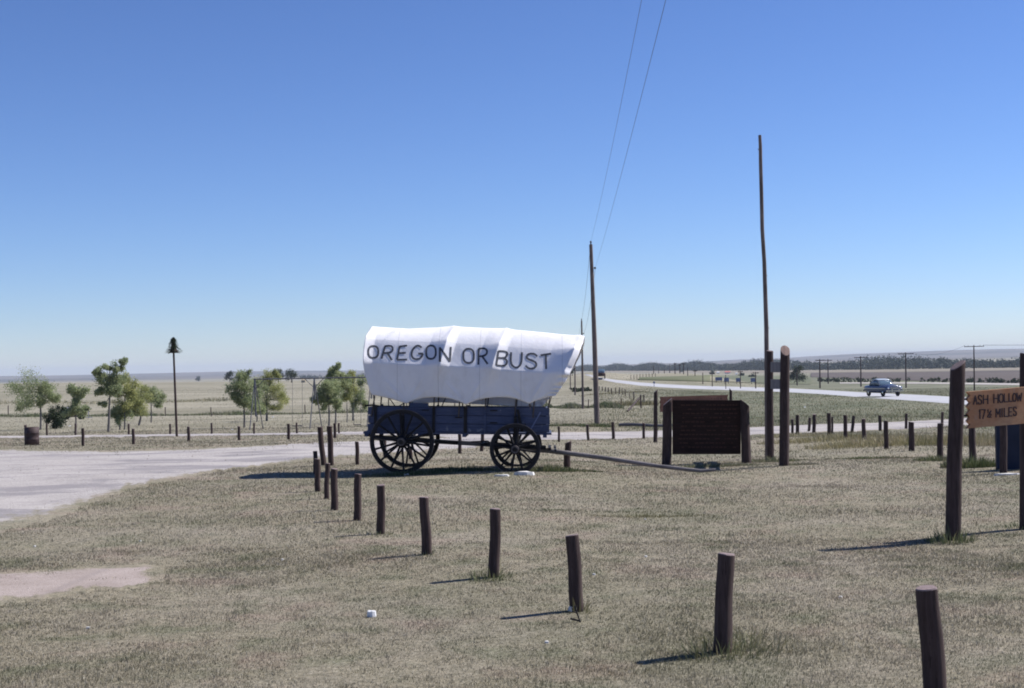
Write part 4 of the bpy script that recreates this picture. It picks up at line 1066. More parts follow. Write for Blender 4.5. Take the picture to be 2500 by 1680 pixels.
# ------------------------------------------------------------------ utility poles and wires
gU = 'utility poles running straight away behind the wagon'
def upole(px_t, py_t, px_b, py_b, wpx, label, D=None, spur=True):
    b = at(px_b, py_b) if D is None else on(atD(px_b, py_b, D).x, D)
    t = atD(px_t, py_t, b.y) - b; k = b.y / F; T = empty('utility_pole', b, label=label, cat='utility pole', group=gU)
    mb = MB(); mb.tube([(0, 0, -.3), t * .5 + Vector((.015, 0, 0)), t], [wpx * k / 2 * 1.1, wpx * k / 2 * .92, wpx * k / 2 * .66], 12); mb.build('pole', M['pole_wood'], T)
    mb = MB(); mb.lathe([(0, 0), (.04, 0), (.03, .06), (.05, .10), (.045, .16), (0, .19)], tuple(t), (0, 0, 1), 10); mb.build('insulator', M['ceramic'], T)
    d = t.normalized(); q = t - d * 1.18
    mb = MB(); mb.tube([q, q + Vector((.17, 0, 0))], .018, 6); mb.lathe([(0, 0), (.05, 0), (.05, .09), (0, .1)], tuple(q + Vector((.17, 0, -.05))), (0, 0, 1), 10); mb.build('side_insulator', M['ceramic'], T)
    return b + t + Vector((0, 0, .15)), b + q + Vector((.19, 0, .05)), b
W1, S1, b1 = upole(1442.5, 597, 1458, 1040, 12.5, 'nearest tall utility pole right of the wagon cover')
W2, S2, b2 = upole(1420, 783, 1423, 998, 5.5, 'second utility pole just beyond the wagon bonnet tip')
W3, S3, b3 = upole(1403, 858, 1404, 965, 3.6, 'third utility pole, thin in the distance left of the second')
W4, S4, b4 = upole(1391, 880, 1393, 950, 2.6, 'fourth and farthest utility pole beside the edge of the wagon bonnet')
def wire(p, q, sag, label, r_=.011, name='power_wire', group=None):
    n = 24; pts = []
    for i in range(n + 1):
        t = i / n; v = p.lerp(q, t); v.z -= sag * 4 * t * (1 - t); pts.append(v - p)
    mb = MB(); mb.tube(pts, r_, 5); o = mb.build(name, M['wire']); o.location = p
    return tag(o, label=label, cat='wire', group=group)
def through(P, px, py, Y0):
    """end point at depth Y0 of a straight line from P that passes photo pixel px,py"""
    d = ray(px, py)
    return d
# overhead spans to the next pole, which stands behind the camera
E1 = Vector((.98, -10, W1.z + .55)); E2 = Vector((.99, -10, S1.z + .50))
wire(W1, E1, .55, 'upper left power wire from the top of the nearest utility pole up out of frame', .004)
wire(S1, E2, .35, 'lower right power wire from the side insulator of the nearest utility pole', .004)
wire(W2, W1, .5, 'thin power wire between the second and the nearest utility pole tops', .009)
wire(S2, S1, .5, 'thin power wire between the side insulators of the second and nearest utility poles', .009)
wire(W3, W2, .5, 'thin power wire between the third and second utility poles', .009)
wire(W4, W3, .5, 'thin power wire between the fourth and third utility poles', .009)

# ------------------------------------------------------------------ telephone line beyond the highway
gP = 'telephone poles beyond the highway'
tops = []
def tpole(px, py_t, py_b, arm_px, label, D=None, wpx=3.4, group=gP, lean=0):
    b = at(px, py_b) if D is None else on(atD(px, py_b, D).x, D)
    t = atD(px - (py_b - py_t) * ROLL * .6 + lean, py_t, b.y) - b; k = b.y / F
    T = empty('telephone_pole', b, label=label, cat='telephone pole', group=group)
    mb = MB(); mb.tube([(0, 0, -.5), t], [wpx * k / 2 * 1.15, wpx * k / 2 * .8], 8); mb.build('pole', M['creosote'], T)
    if arm_px:
        z = t.z - 3 * k * 1.0; hw = arm_px * k / 2
        mb = MB(); mb.box((t.x, -.12, z), (2 * hw, .12, .13 if k < .1 else .2)); mb.build('crossarm', M['creosote'], T)
        mb = MB()
        for s in (-.95, -.6, .6, .95): mb.lathe([(0, 0), (.05, 0), (.04, .16), (0, .18)], (t.x + s * hw, -.12, z + .06), (0, 0, 1), 6)
        mb.build('insulators', M['ceramic'], T)
        return b + Vector((t.x - hw * .95, -.12, z + .2)), b + Vector((t.x + hw * .95, -.12, z + .2))
    return b + t, b + t
P1 = tpole(2379, 843, 962, 48, 'telephone pole with crossarm right behind the mileage sign\'s left post', D=262)
P2 = tpole(2212, 861, 947, 38, 'telephone pole with crossarm right of the passing car')
P3 = tpole(2102, 870, 944, 32, 'telephone pole rising just left of the passing car')
P4 = tpole(2022, 877, 937, 20, 'telephone pole right one of the close pair left of the car', wpx=2.6)
P5 = tpole(2002, 877, 948, 22, 'telephone pole left one of the close pair right of the dark bush')
P6 = tpole(1946, 897, 941, 0, 'short telephone pole in front of the dark round bush', wpx=2.6)
far_p = [(1845, 908, 949, 14, 2.6), (1808, 905, 949, 12, 2.2), (1772, 915, 950, 0, 1.8), (1739, 910, 944, 12, 2.2), (1716, 910, 938, 0, 2), (1697, 903, 922, 10, 2), (1679, 898, 919, 0, 1.8), (1669, 886, 914, 8, 2), (1660, 889, 912, 6, 1.8), (1648, 886, 913, 6, 2), (1635, 888, 911, 6, 2), (1608, 898, 912, 0, 1.6), (1622, 902, 912, 0, 1.6), (1596, 893, 913, 0, 1.6)]
for i, (px, yt, yb, am, wp) in enumerate(far_p):
    tpole(px, yt, yb, am, 'small distant telephone pole between utility pole and tall sign posts, %s from the right' % (ORD + ['thirteenth', 'fourteenth'])[i], wpx=wp)
gW = 'wires on the telephone poles beyond the highway'
E = Vector((P1[1].x + 75, P1[1].y - 85, P1[1].z + 3.5))
wire(P1[1], E, 1.6, 'telephone wire running right from the large crossarm out of frame', .03, 'telephone_wire')
for (a_, b_, nm) in ((P2, P1, 'first pole behind the sign and the pole right of the car'), (P3, P2, 'poles either side of the car'), (P5, P3, 'close pair and the pole left of the car')):
    wire(a_[1], b_[0], 1.0, 'telephone wire between the ' + nm, .022, 'telephone_wire')

# ------------------------------------------------------------------ fences
def fence(pts, name, label, hpx, wpx, mat='creosote', wires=2, rail=None, tall=None):
    P = [at(x, y) for x, y in pts]; fe = empty(name, P[0], label=label, cat='fence')
    tops = []
    for i, (p, (x, y)) in enumerate(zip(P, pts)):
        k = p.y / F; hp = (hpx[i] if hasattr(hpx, '__len__') else hpx) ; wp = (wpx[i] if hasattr(wpx, '__len__') else wpx)
        t = Vector((random.uniform(-.05, .05), 0, hp * k)); mb = MB(); mb.tube([(0, 0, -.2), t], [wp * k / 2, wp * k / 2 * .9], 7)
        o = mb.build('fence_post', M[mat]); o.location = p; reparent(o, fe); tops.append(p + t)
    mb = MB()
    for fr_ in np.linspace(.45, .92, wires):
        for a_, b_, a0, b0 in zip(tops[:-1], tops[1:], P[:-1], P[1:]):
            mb.tube([a0.lerp(a_, fr_) - fe.location, b0.lerp(b_, fr_) - fe.location], .006, 3, caps=False)
    mb.build('fence_wire', M['wire'], fe)
    return fe
fence([(20, 1012), (130, 1013), (290, 1015), (404, 1016), (516, 1016), (628, 1012), (745, 1010), (860, 1005), (985, 1003), (1110, 1000), (1225, 998), (1334, 992), (1436, 997), (1516, 995)], 'wire_fence', 'wire fence across the dry field behind the young trees', 22, 2.6)
fence([(1565, 996), (1573, 989), (1548, 978), (1538, 974), (1527, 968), (1519, 964), (1512, 962), (1503, 962), (1493, 962), (1485, 960), (1478, 957), (1471, 955), (1463, 953)], 'wire_fence', 'roadside wire fence running diagonally away toward the highway', [32, 25, 22, 16, 18, 17, 16, 16, 14, 14, 12, 11, 10], [4, 3.6, 3.2, 1.6, 2, 1.6, 2.6, 2.4, 3, 3, 2.6, 2.4, 2])
q = at(1562, 996); r__ = at(1532, 1006); mb = MB(); mb.tube([r__ - r__ + Vector((0, 0, .05)), (q - r__) + Vector((0, 0, .85))], .07, 7); o = mb.build('brace_log', M['creosote']); o.location = r__; tag(o, label='diagonal brace log leaning on the corner fence post', cat='log')
# distant fence on the field edge
pts = [(x, 916 + (x - 1500) * -.012) for x in range(1470, 1650, 9)]
fence([(1540 + i * 7.5, 927 - i * .5) for i in range(9)], 'wire_fence', 'tiny far fence across the field beyond the highway', 12, 1.3, wires=3)
# lying log rail
a_, b_ = at(1512, 1042), at(1655, 1044)
mb = MB(); v = b_ - a_; ps = [(v * t) + Vector((0, .03 * math.sin(t * 9), .10 + .02 * math.sin(t * 7))) for t in np.linspace(0, 1, 9)]
mb.tube(ps, [.075, .085, .08, .08, .075, .07, .07, .065, .06], 9); o = mb.build('log_rail', M['grey_wood']); o.location = a_; tag(o, label='long weathered grey log lying on the grass beyond the path', cat='log')

# ------------------------------------------------------------------ car
cb = at(2156, 968.5); cb2 = at(2206, 970)
CAR = empty('sedan_car', cb, (0, 0, 0), label='dark blue 1950s sedan driving on the highway toward the right', cat='car')
CAR.rotation_euler = (0, 0, R(-76)); CAR.location.z += .05
def loft(mb, secs, n=20, pw=2.8, mi=0):
    """secs: (x, halfwidth, z0, z1)"""
    vs = []; fs = []
    for x, hw, z0, z1 in secs:
        zc, hz = (z0 + z1) / 2, (z1 - z0) / 2
        for k in range(n):
            a = 2 * math.pi * (k + .5) / n; c_, s_ = math.cos(a), math.sin(a)
            vs.append((x, hw * math.copysign(abs(c_) ** (2 / pw), c_), zc + hz * math.copysign(abs(s_) ** (2 / pw), s_)))
    for i in range(len(secs) - 1):
        for k in range(n):
            k2 = (k + 1) % n; fs.append((i * n + k, (i + 1) * n + k, (i + 1) * n + k2, i * n + k2))
    fs.append(tuple(range(n))); fs.append(tuple(range(n))[::-1] if False else tuple((len(secs) - 1) * n + k for k in range(n))[::-1])
    mb.add(vs, fs, mi, True)
mb = MB(); loft(mb, [(-2.65, .62, .48, .88), (-2.55, .80, .40, .95), (-2.0, .93, .30, .98), (-1.0, .96, .28, .98), (.6, .96, .28, .98), (1.5, .95, .30, 1.00), (2.2, .92, .36, .98), (2.48, .84, .42, .93), (2.55, .74, .48, .86)], 24, 4.0); mb.build('body', M['car_paint'], CAR)
mb = MB(); loft(mb, [(.75, .60, .90, 1.02), (1.2, .62, .9, 1.06), (2.0, .55, .9, 1.04), (2.5, .40, .85, .95)], 16, 3); mb.build('bonnet', M['car_paint'], CAR)
mb = MB(); loft(mb, [(-1.55, .70, .92, 1.02), (-1.15, .74, .92, 1.34), (-.8, .74, .92, 1.46), (.1, .74, .92, 1.46), (.45, .74, .92, 1.32), (.90, .72, .92, 1.00)], 20, 3.4); mb.build('window_band', M['glass'], CAR)
mb = MB(); loft(mb, [(-1.30, .60, 1.36, 1.40), (-1.05, .68, 1.38, 1.50), (-.5, .70, 1.42, 1.56), (.0, .69, 1.42, 1.54), (.28, .64, 1.40, 1.46)], 20, 2.6); mb.build('roof', M['car_roof'], CAR)
for s in (-1, 1):
    for xa, za, xb_, zb_ in ((.82, .97, .22, 1.45), (-.35, .97, -.35, 1.46), (-1.5, .97, -1.1, 1.42)):
        mb = MB(); mb.bar((xa, s * .735, za), (xb_, s * .69, zb_), .05, .07); mb.build('pillar', M['car_paint'], CAR)
    mb = MB(); mb.lathe([(0, 0), (.09, 0), (.11, -.03), (.11, -.12), (0, -.12)], (2.60, s * .68, .76), (1, 0, 0), 12); mb.build('headlight', M['chrome'], CAR)
    mb = MB(); mb.lathe([(0, 0), (.06, 0), (.06, .12), (0, .12)], (-2.66, s * .7, .78), (-1, 0, 0), 8); mb.build('tail_light', M['redroof'], CAR)
    mb = MB(); mb.bar((-2.4, s * .965, .70), (2.3, s * .955, .72), .015, .03); mb.build('side_trim', M['chrome'], CAR)
    for x in (-1.55, 1.60):
        wh = empty('wheel', (x, s * .80, .345)); wh.parent = CAR
        mb = MB(); mb.lathe([(.20, -.10), (.30, -.11), (.345, -.07), (.345, .07), (.30, .11), (.20, .10)], (0, 0, 0), (0, 1, 0), 20); mb.build('tyre', M['rubber'], wh)
        mb = MB(); mb.lathe([(0, .09 * s), (.12, .085 * s), (.205, .05 * s)], (0, 0, 0), (0, 1, 0), 16); mb.build('hubcap', M['chrome'], wh)
mb = MB(); mb.box((2.66, 0, .50), (.09, 1.72, .09)); mb.box((2.60, .86, .50), (.22, .07, .12)); mb.box((2.60, -.86, .50), (.22, .07, .12)); mb.box((2.70, .38, .53), (.07, .10, .26)); mb.box((2.70, -.38, .53), (.07, .10, .26)); mb.build('front_bumper', M['chrome'], CAR)
mb = MB(); mb.box((-2.74, 0, .52), (.09, 1.72, .13)); mb.build('rear_bumper', M['chrome'], CAR)
mb = MB()
for z in (.66, .73, .80): mb.box((2.56, 0, z), (.06, 1.0, .03))
mb.build('grille', M['chrome'], CAR)
CAR.scale = (.92, 1.0, 1.12)
# far dark truck on the highway
fb = at(1468, 925); FT = empty('distant_truck', fb, (0, 0, R(-95)), label='tiny dark truck far away on the highway behind the utility pole', cat='truck')
mb = MB(); loft(mb, [(-2.4, .95, .6, 1.3), (.2, .95, .6, 1.3), (.9, .95, .6, 1.4), (2.4, .9, .6, 1.35)], 14, 4); mb.build('body', M['dark_red'], FT)
mb = MB(); loft(mb, [(-.6, .8, 1.2, 2.1), (.6, .8, 1.2, 2.2), (1.1, .78, 1.2, 1.5)], 14, 4); mb.build('cab', M['glass'], FT)
for x in (-1.5, 1.5):
    for s in (-.8, .8): mb = MB(); mb.lathe([(0, -.1), (.42, -.1), (.42, .1), (0, .1)], (x, s, .42), (0, 1, 0), 12); mb.build('wheel', M['rubber'], FT)

# ------------------------------------------------------------------ distant trees, wood, farms
def far_tree(px_b, py_b, wpx, hpx, label, leaf='leaf_d', name='distant_tree', group='far trees on the skyline', n=700, D=None, nb=7):
    b = at(px_b, py_b) if D is None else on(atD(px_b, py_b, D).x, D)
    k = b.y / F; rg = random.Random(int(px_b * 3)); T = empty(name, b, label=label, cat='tree', group=group)
    W_, H_ = wpx * k / 2, hpx * k; C = []
    for i in range(nb * 2):
        a = rg.random() * 6.28; q = rg.random() ** .5; zt = rg.uniform(.22, .85); ww = math.sin(math.pi * min(1, .25 + zt * .7)) 
        C.append((math.cos(a) * W_ * .68 * q * ww, math.sin(a) * W_ * .6 * q * ww, H_ * zt, min(W_, H_) * rg.uniform(.25, .42)))
    mb = MB(); mb.tube([(0, 0, -.3), (0, 0, H_ * .6)], [H_ * .04, H_ * .02], 7); mb.build('trunk', M['dark_bark'], T)
    V, F_, rn = leaves(C, n, max(.10, k * 1.5), 1, int(px_b)); V[:, 2] = np.maximum(V[:, 2], .05)
    npmesh('crown', V, F_, M[leaf], T, attrs={'rnd': rn}); return T
far_tree(1946, 938, 56, 46, 'dense dark round bush beyond the highway right of the tall sign posts', leaf='leaf_d', name='round_bush', group=None, n=2600)
far_tree(484, 931, 16, 12, 'small dark tree alone on the left skyline', n=350)
far_tree(561, 932, 34, 25, 'round dark tree on the skyline left of the bushy young tree', n=800)
far_tree(600, 932, 26, 26, 'dark skyline tree behind the crown of the bushy young tree', n=700)
far_tree(680, 933, 34, 32, 'dark skyline tree between the young trees, left of the tallest clump', n=800)
far_tree(712, 934, 46, 36, 'tallest dark skyline tree clump left of the swing set centre', n=1100)
far_tree(1397, 918, 20, 26, 'dark tree at the skyline beside the second utility pole', n=500)
far_tree(1380, 925, 18, 22, 'dark tree at the skyline partly behind the wagon bonnet', n=500)
rowm = [(1838, 922, 26, 9), (1740, 914, 30, 8), (1811, 919, 22, 8), (1665, 909, 16, 4), (1440, 905, 20, 8), (1500, 903, 20, 5)]
for i, (x, y, a_, b_) in enumerate(rowm): far_tree(x, y, a_, b_, 'low dark tree clump out on the plain, %s of the six listed nearest first' % ORD[i] if False else ['low dark tree clump right of the far white shed', 'low dark tree clump out on the plain left of the red-roofed house', 'small tree clump right of the red-roofed house', 'tiny tree clump on the plain under the far poles', 'small tree clump where the highway vanishes', 'tiny dark tree clump right of where the highway vanishes'][i], n=300, group='tree clumps on the plain')
# wood along the river and hills' shelter belts: one mass
def wood(pts, n_, leaf, name, label, hm, dep, seed, size):
    rg = np.random.RandomState(seed); C = []
    P = [(at(x, y) if y is not None else None) for x, y in pts]
    P = [Vector(p) for p in P]
    cum = np.cumsum([0] + [(b - a).length for a, b in zip(P[:-1], P[1:])])
    for i in range(n_):
        d = rg.rand() * cum[-1]; j = int(np.searchsorted(cum, d) - 1); j = max(0, min(len(P) - 2, j)); t = (d - cum[j]) / (cum[j + 1] - cum[j])
        p = P[j].lerp(P[j + 1], t); dd = rg.rand() * dep; v = p.normalized(); q = p + Vector((v.x, v.y, 0)) * dd
        g = float(height(q.x, q.y)); h = hm * rg.uniform(.6, 1.15) * (1 + .25 * math.sin(d * .02))
        for s in range(5): C.append((q.x + rg.normal() * h * .3, q.y + rg.normal() * h * .3, g + h * rg.uniform(.15, .8), h * rg.uniform(.18, .32)))
    V, F_, rn = leaves(C, len(C) * 18, size, 1, seed)
    o = npmesh(name, V, F_, M[leaf], attrs={'rnd': rn}); return tag(o, label=label, kind='stuff')
wood([(2960, 893), (2500, 899), (2250, 902.5), (2000, 904.5), (1800, 905.5), (1650, 906), (1500, 906), (1420, 906.5), (1380, 907)], 2600, 'leaf_far', 'river_wood', 'long dark wood along the river below the far hills', 11.5, 200, 11, .95)
wood([(735, 926), (830, 926), (900, 925)], 60, 'leaf_far', 'shelter_belt', 'low dark belt of trees on the skyline left of the wagon cover', 7, 50, 12, .8)
def hedge(pts, label, hm, n_, seed, size, dep=12, leaf='leaf_d'): return wood(pts, n_, leaf, 'shrub_row', label, hm, dep, seed, size)
hedge([(2000, 932.5), (2100, 934), (2250, 934), (2400, 935), (2500, 937), (2700, 941)], 'low dark shrubs along the far farm track', 1.5, 110, 21, .25)
hedge([(1400, 958), (1440, 955)], 'dark weedy ditch line behind the utility pole', .8, 20, 22, .15, dep=4)
for i, (px, py) in enumerate([]): pass

def farm_house(px, py, wpx, hpx, wall, roof, label, cat='house'):
    b = at(px, py); k = b.y / F; w_, h_ = wpx * k, hpx * k; T = empty('farm_building', b, label=label, cat=cat)
    mb = MB(); mb.box((0, 0, h_ * .3), (w_, w_ * .7, h_ * .6)); mb.build('wall', M[wall], T)
    mb = MB(); d_ = w_ * .38; mb.add([(-w_ * .53, -d_, h_ * .6), (w_ * .53, -d_, h_ * .6), (w_ * .53, d_, h_ * .6), (-w_ * .53, d_, h_ * .6), (-w_ * .53, 0, h_), (w_ * .53, 0, h_)], [(0, 1, 5, 4), (2, 3, 4, 5), (0, 4, 3), (1, 2, 5), (0, 3, 2, 1)]); mb.build('roof', M[roof], T)
    for s in (-.25, .25): mb = MB(); mb.box((s * w_, -w_ * .351, h_ * .32), (w_ * .13, .06, h_ * .2)); mb.build('window', M['glass'], T)
    mb = MB(); mb.box((0, -w_ * .352, h_ * .22), (w_ * .12, .08, h_ * .4)); mb.build('door', M['dark_red'], T)
farm_house(1776, 912.5, 12, 6, 'white', 'redroof', 'tiny far farmhouse with a red roof between two white sheds')
farm_house(1753, 912, 6, 4.5, 'white', 'white', 'tiny far white shed left of the red-roofed farmhouse', 'shed')
farm_house(1798, 914.5, 5, 4.5, 'white', 'white', 'tiny far white shed right of the red-roofed farmhouse', 'shed')
farm_house(741, 934, 10, 9, 'tan_wall', 'tan_wall', 'tiny tan building on the skyline left of the swing set post', 'shed')
farm_house(1478, 906, 10, 5, 'white', 'greyroof', 'tiny pale far farmhouse at the foot of the wood right of the utility pole')
def billboard(px, py, wpx, hpx, label):
    b = at(px, py); k = b.y / F; w_, h_ = wpx * k, hpx * k; T = empty('road_sign', b, (0, 0, R(-15)), label=label, cat='road sign', group='blue grey sign boards beyond the highway')
    mb = MB(); mb.box((0, 0, h_ * .68), (w_, .08, h_ * .64)); mb.build('panel', M['bluegrey'], T)
    for s in (-.35, .35): mb = MB(); mb.box((s * w_, .1, h_ * .4), (.1, .1, h_ * .8)); mb.build('post', M['creosote'], T)
billboard(1755, 934, 17, 13, 'blue grey sign board beyond the highway, leftmost and widest')
billboard(1774, 937, 12, 15, 'blue grey sign board beyond the highway, second from the left')
billboard(1802, 937, 10, 14, 'blue grey sign board beyond the highway, left of the tree clump pole')
billboard(1839, 938, 12, 15, 'blue grey sign board beyond the highway, nearest the tall pole')
sgb = at(1597, 944); T = empty('highway_marker', sgb, label='small blue marker sign at the near edge of the highway', cat='road sign'); k = sgb.y / F
mb = MB(); mb.box((0, 0, 10 * k), (4.5 * k, .05, 5 * k)); mb.build('panel', M['bluegrey'], T); mb = MB(); mb.box((0, .06, 5 * k), (.1, .06, 10 * k)); mb.build('post', M['galv'], T)

# ------------------------------------------------------------------ grass
def inside(pl_top, pl_bot, px, py, m0=0.0):
    t = np.interp(px, [p[0] for p in pl_top], [p[1] for p in pl_top]); b = np.interp(px, [p[0] for p in pl_bot], [p[1] for p in pl_bot])
    return (py > t + m0) & (py < b - m0) & (px > pl_top[0][0]) & (px < pl_top[-1][0])
def project(P):
    q = P - np.array([0, 0, CAMZ]); Rm = np.array(CR); c_ = q @ Rm
    return 1250 + F * c_[:, 0] / -c_[:, 2], 840 - F * c_[:, 1] / -c_[:, 2]
TV = V  # placeholder
def surf(x, y): return height(x, y)
def terr_z(x, y):
    z = height(x, y); r = np.hypot(x, y); u_ = np.zeros_like(z)
    for kx, ky, ph, am in ((.9, .5, 1, .012), (-.6, 1.3, 2, .010), (.25, .31, 4, .02), (1.9, 1.1, .4, .006)): u_ += am * np.sin(kx * x + ky * y + ph)
    return z + u_ * np.clip(60 / np.maximum(r, 1), 0, 1)
def vnoise(x, y, s_):
    xi, yi = np.floor(x).astype(int), np.floor(y).astype(int); fx, fy = x - xi, y - yi; fx = fx * fx * (3 - 2 * fx); fy = fy * fy * (3 - 2 * fy)
    def h(a, b): v = np.sin(a * 127.1 + b * 311.7 + s_ * 74.7) * 43758.5453; return v - np.floor(v)
    return (h(xi, yi) * (1 - fx) + h(xi + 1, yi) * fx) * (1 - fy) + (h(xi, yi + 1) * (1 - fx) + h(xi + 1, yi + 1) * fx) * fy
def fbm(x, y, f, o=5):
    return sum(vnoise(x * f * 2 ** k + k * 17, y * f * 2 ** k + k * 31, k) * .6 ** k for k in range(o)) / sum(.6 ** k for k in range(o))
def blades(n, d0, d1, hmin, hmax, wd, seed, name, label, mat='blade', lean=.9, mask=True, pw=1.0, sr=(-.42, .42)):
    rg = np.random.RandomState(seed)
    d = d0 + (d1 - d0) * rg.rand(n) ** pw; n0 = n; n = int(n * 1.3); d = d0 + (d1 - d0) * rg.rand(n) ** pw; s = rg.uniform(sr[0], sr[1], n)
    wide = np.arange(n) >= n0; s = np.where(wide, np.sign(s + 1e-6) * rg.uniform(.42, .78, n), s); x = s * d; y = d
    # clumping
    cl = (fbm(x, y, .8) - .5) * 3.0 + (fbm(x + 40, y, 6) - .5) * 2.5
    keep = rg.rand(n) < np.clip(.72 + .32 * cl, .15, 1)
    z = terr_z(x, y); P = np.stack([x, y, z], -1)
    if mask:
        px, py = project(P)
        jt = 9 * np.sin(px * .037) + 26 * (rg.rand(n) - .5)
        bad = inside(drive_top, drive_bot, px, py + jt * .5, 3) | (inside(dirt_top, dirt_bot, px, py + jt * .6, 6) & (px < 345 + jt))
        pt = [(a, b - c / 2) for a, b, c in path_c]; pb = [(a, b + c / 2) for a, b, c in path_c]
        bad |= inside(pt, pb, px, py, 1)
        hp = [(a, b - c / 2) for a, b, c in hw_c]; hq = [(a, b + c / 2) for a, b, c in hw_c]
        bad |= inside(hp, hq, px, py, -1.5)
        keep &= ~(bad & ((rg.rand(n) > .03) | (y > 60)))
    x, y, z, d = x[keep], y[keep], z[keep], d[keep]; n = len(x)
    h = rg.uniform(hmin, hmax, n) * np.clip(1 + .35 * cl[keep], .5, 1.8); a = rg.rand(n) * 6.283; le = rg.uniform(.1, lean, n)
    dx, dy = np.cos(a), np.sin(a); w_ = wd * (d / d0) ** .85 * rg.uniform(.6, 1.3, n)
    b2 = rg.rand(n) * 6.283; ex, ey = np.cos(b2) * w_, np.sin(b2) * w_
    base = np.stack([x, y, z - .004], -1)
    v0 = base + np.stack([-ex, -ey, 0 * x], -1); v1 = base + np.stack([ex, ey, 0 * x], -1)
    tip = base + np.stack([dx * h * le, dy * h * le, h * np.sqrt(np.maximum(.06, 1 - le ** 2))], -1)
    Vv = np.stack([v0, v1, tip], 1).reshape(-1, 3)
    o = npmesh(name, Vv, np.arange(3 * n).reshape(n, 3), M[mat], attrs={'rnd': np.repeat(rg.rand(n), 3)})
    return tag(o, label=label, kind='stuff')
blades(420000, 7.5, 15, .010, .030, .0028, 1, 'short_dry_grass', 'short dry mown grass blades over the near lawn')
blades(300000, 15, 30, .014, .038, .0045, 2, 'short_dry_grass', 'short dry mown grass over the lawn round the wagon')
blades(170000, 30, 85, .02, .06, .009, 3, 'rough_dry_grass', 'rough dry grass beyond the wagon and round the path', lean=.7)

blades(60000, 80, 420, .05, .15, .012, 4, 'prairie_grass', 'dry prairie grass over the far left and middle fields', lean=.6, pw=1.5, sr=(-.42, .10))
blades(60000, 60, 330, .05, .16, .012, 5, 'verge_grass', 'mixed green and dry grass along both sides of the highway', mat='straw', lean=.6, pw=1.5, sr=(.06, .42))
blades(60000, 60, 330, .05, .18, .012, 6, 'verge_grass', 'greener grass patches beside the highway', mat='weed', lean=.6, pw=1.5, sr=(.06, .42))

def tuft(px, py, n, r_, h, label, mat='weed', seed=1, lean=.5, wd=.004, name='grass_tuft', ydir=1.0, D=None):
    if n >= 200 and py < 1300: n = int(n * 3.2); h *= 1.15
    """one weed clump: many arching blades; a plant, so a thing of its own"""
    b = at(px, py); rg = np.random.RandomState(seed + int(px)); sc_ = max(1, b.y / 14)
    a = rg.rand(n) * 6.283; rr = r_ * np.sqrt(rg.rand(n)); x = np.cos(a) * rr; y = np.sin(a) * rr * ydir
    z = np.array([gz(b.x + xx, b.y + yy) - b.z for xx, yy in zip(x, y)]) if n < 400 else terr_z(b.x + x, b.y + y) - b.z
    hh = h * rg.uniform(.2, 1.0, n) ** 1.3 * (1 - .6 * rr / r_); la = a + rg.normal(size=n) * .6; le = rg.uniform(.05, lean, n)
    c_ = rg.rand(n) * 6.283; ww = wd * sc_ * rg.uniform(.6, 1.3, n); e = np.stack([np.cos(c_) * ww, np.sin(c_) * ww, 0 * x], -1)
    base = np.stack([x, y, z - .01], -1); d_ = np.stack([np.cos(la) * le, np.sin(la) * le, np.sqrt(1 - le ** 2)], -1)
    mid = base + d_ * hh[:, None] * .55; tip = base + d_ * hh[:, None] + np.stack([np.cos(la) * le * .3, np.sin(la) * le * .3, -.12 * le], -1) * hh[:, None]
    V_ = np.stack([base - e, base + e, mid + e * .8, mid - e * .8, tip], 1).reshape(-1, 3)
    i = np.arange(n) * 5
    F4 = np.stack([i, i + 1, i + 2, i + 3], -1); F3 = np.stack([i + 3, i + 2, i + 4, i + 4], -1)
    me = bpy.data.meshes.new(name); me.from_pydata(V_.tolist(), [], F4.tolist() + F3[:, :3].tolist()); me.materials.append(M[mat])
    at_ = me.attributes.new('rnd', 'FLOAT', 'POINT'); at_.data.foreach_set('value', np.repeat(rg.rand(n), 5).astype(np.float32))
    o = bpy.data.objects.new(name, me); col.objects.link(o); o.location = b; return tag(o, label=label, kind='stuff')
tuft(1765, 1598, 420, .36, .22, 'large weed clump round the foot of the thick bollard in the right foreground', ydir=.6, lean=.85, wd=.003)
tuft(1820, 1582, 150, .30, .30, 'straggly yellow grass stems right of the thick foreground bollard', mat='straw', lean=.9, seed=3)
tuft(2322, 1322, 420, .26, .26, 'dark green weed clump round the foot of the mileage sign post')
tuft(2500, 1290, 160, .22, .14, 'low weeds at the foot of the rightmost sign post')
tuft(1200, 1412, 160, .20, .20, 'small weeds round the bollard in the lawn centre', lean=.8)
tuft(1212, 1400, 26, .06, .42, 'thin yellow weed stems beside the lawn centre bollard', mat='straw', lean=.35)
tuft(1412, 1495, 50, .10, .22, 'few thin weed stems at the leaning bollard', mat='straw', lean=.5)
tuft(925, 1306, 90, .22, .09, 'low weeds left of the bollard with the pale knot', lean=.8)
tuft(1045, 1356, 60, .12, .10, 'low weeds at the bollard alone in the lawn', lean=.6)
tuft(1330, 1150, 420, .55, .20, 'green weeds in front of the wagon front wheel', ydir=.5)
tuft(1000, 1160, 420, .85, .14, 'green weeds along the wagon rear wheel shadow edge', ydir=.18)
tuft(1120, 1150, 420, .80, .16, 'shaded weeds under the wagon between its wheels', ydir=.25)
tuft(1400, 1150, 240, .55, .10, 'low green weeds round the slant-topped bollard', ydir=.4)
tuft(1740, 1140, 420, .9, .12, 'green weeds under the dark notice board', ydir=.3)
tuft(1880, 1128, 360, .6, .16, 'green weeds round the tall pole and its sign posts', ydir=.5)
tuft(1955, 1135, 200, .4, .10, 'small weed patch right of the tall sign posts', ydir=.4)
tuft(1450, 1250, 300, 1.3, .06, 'low brown weedy line in the middle of the lawn', mat='weed', ydir=.1, lean=.8)
tuft(1580, 1262, 300, .8, .08, 'brown weedy tuft line right of the lawn centre', mat='straw', ydir=.15, lean=.8)
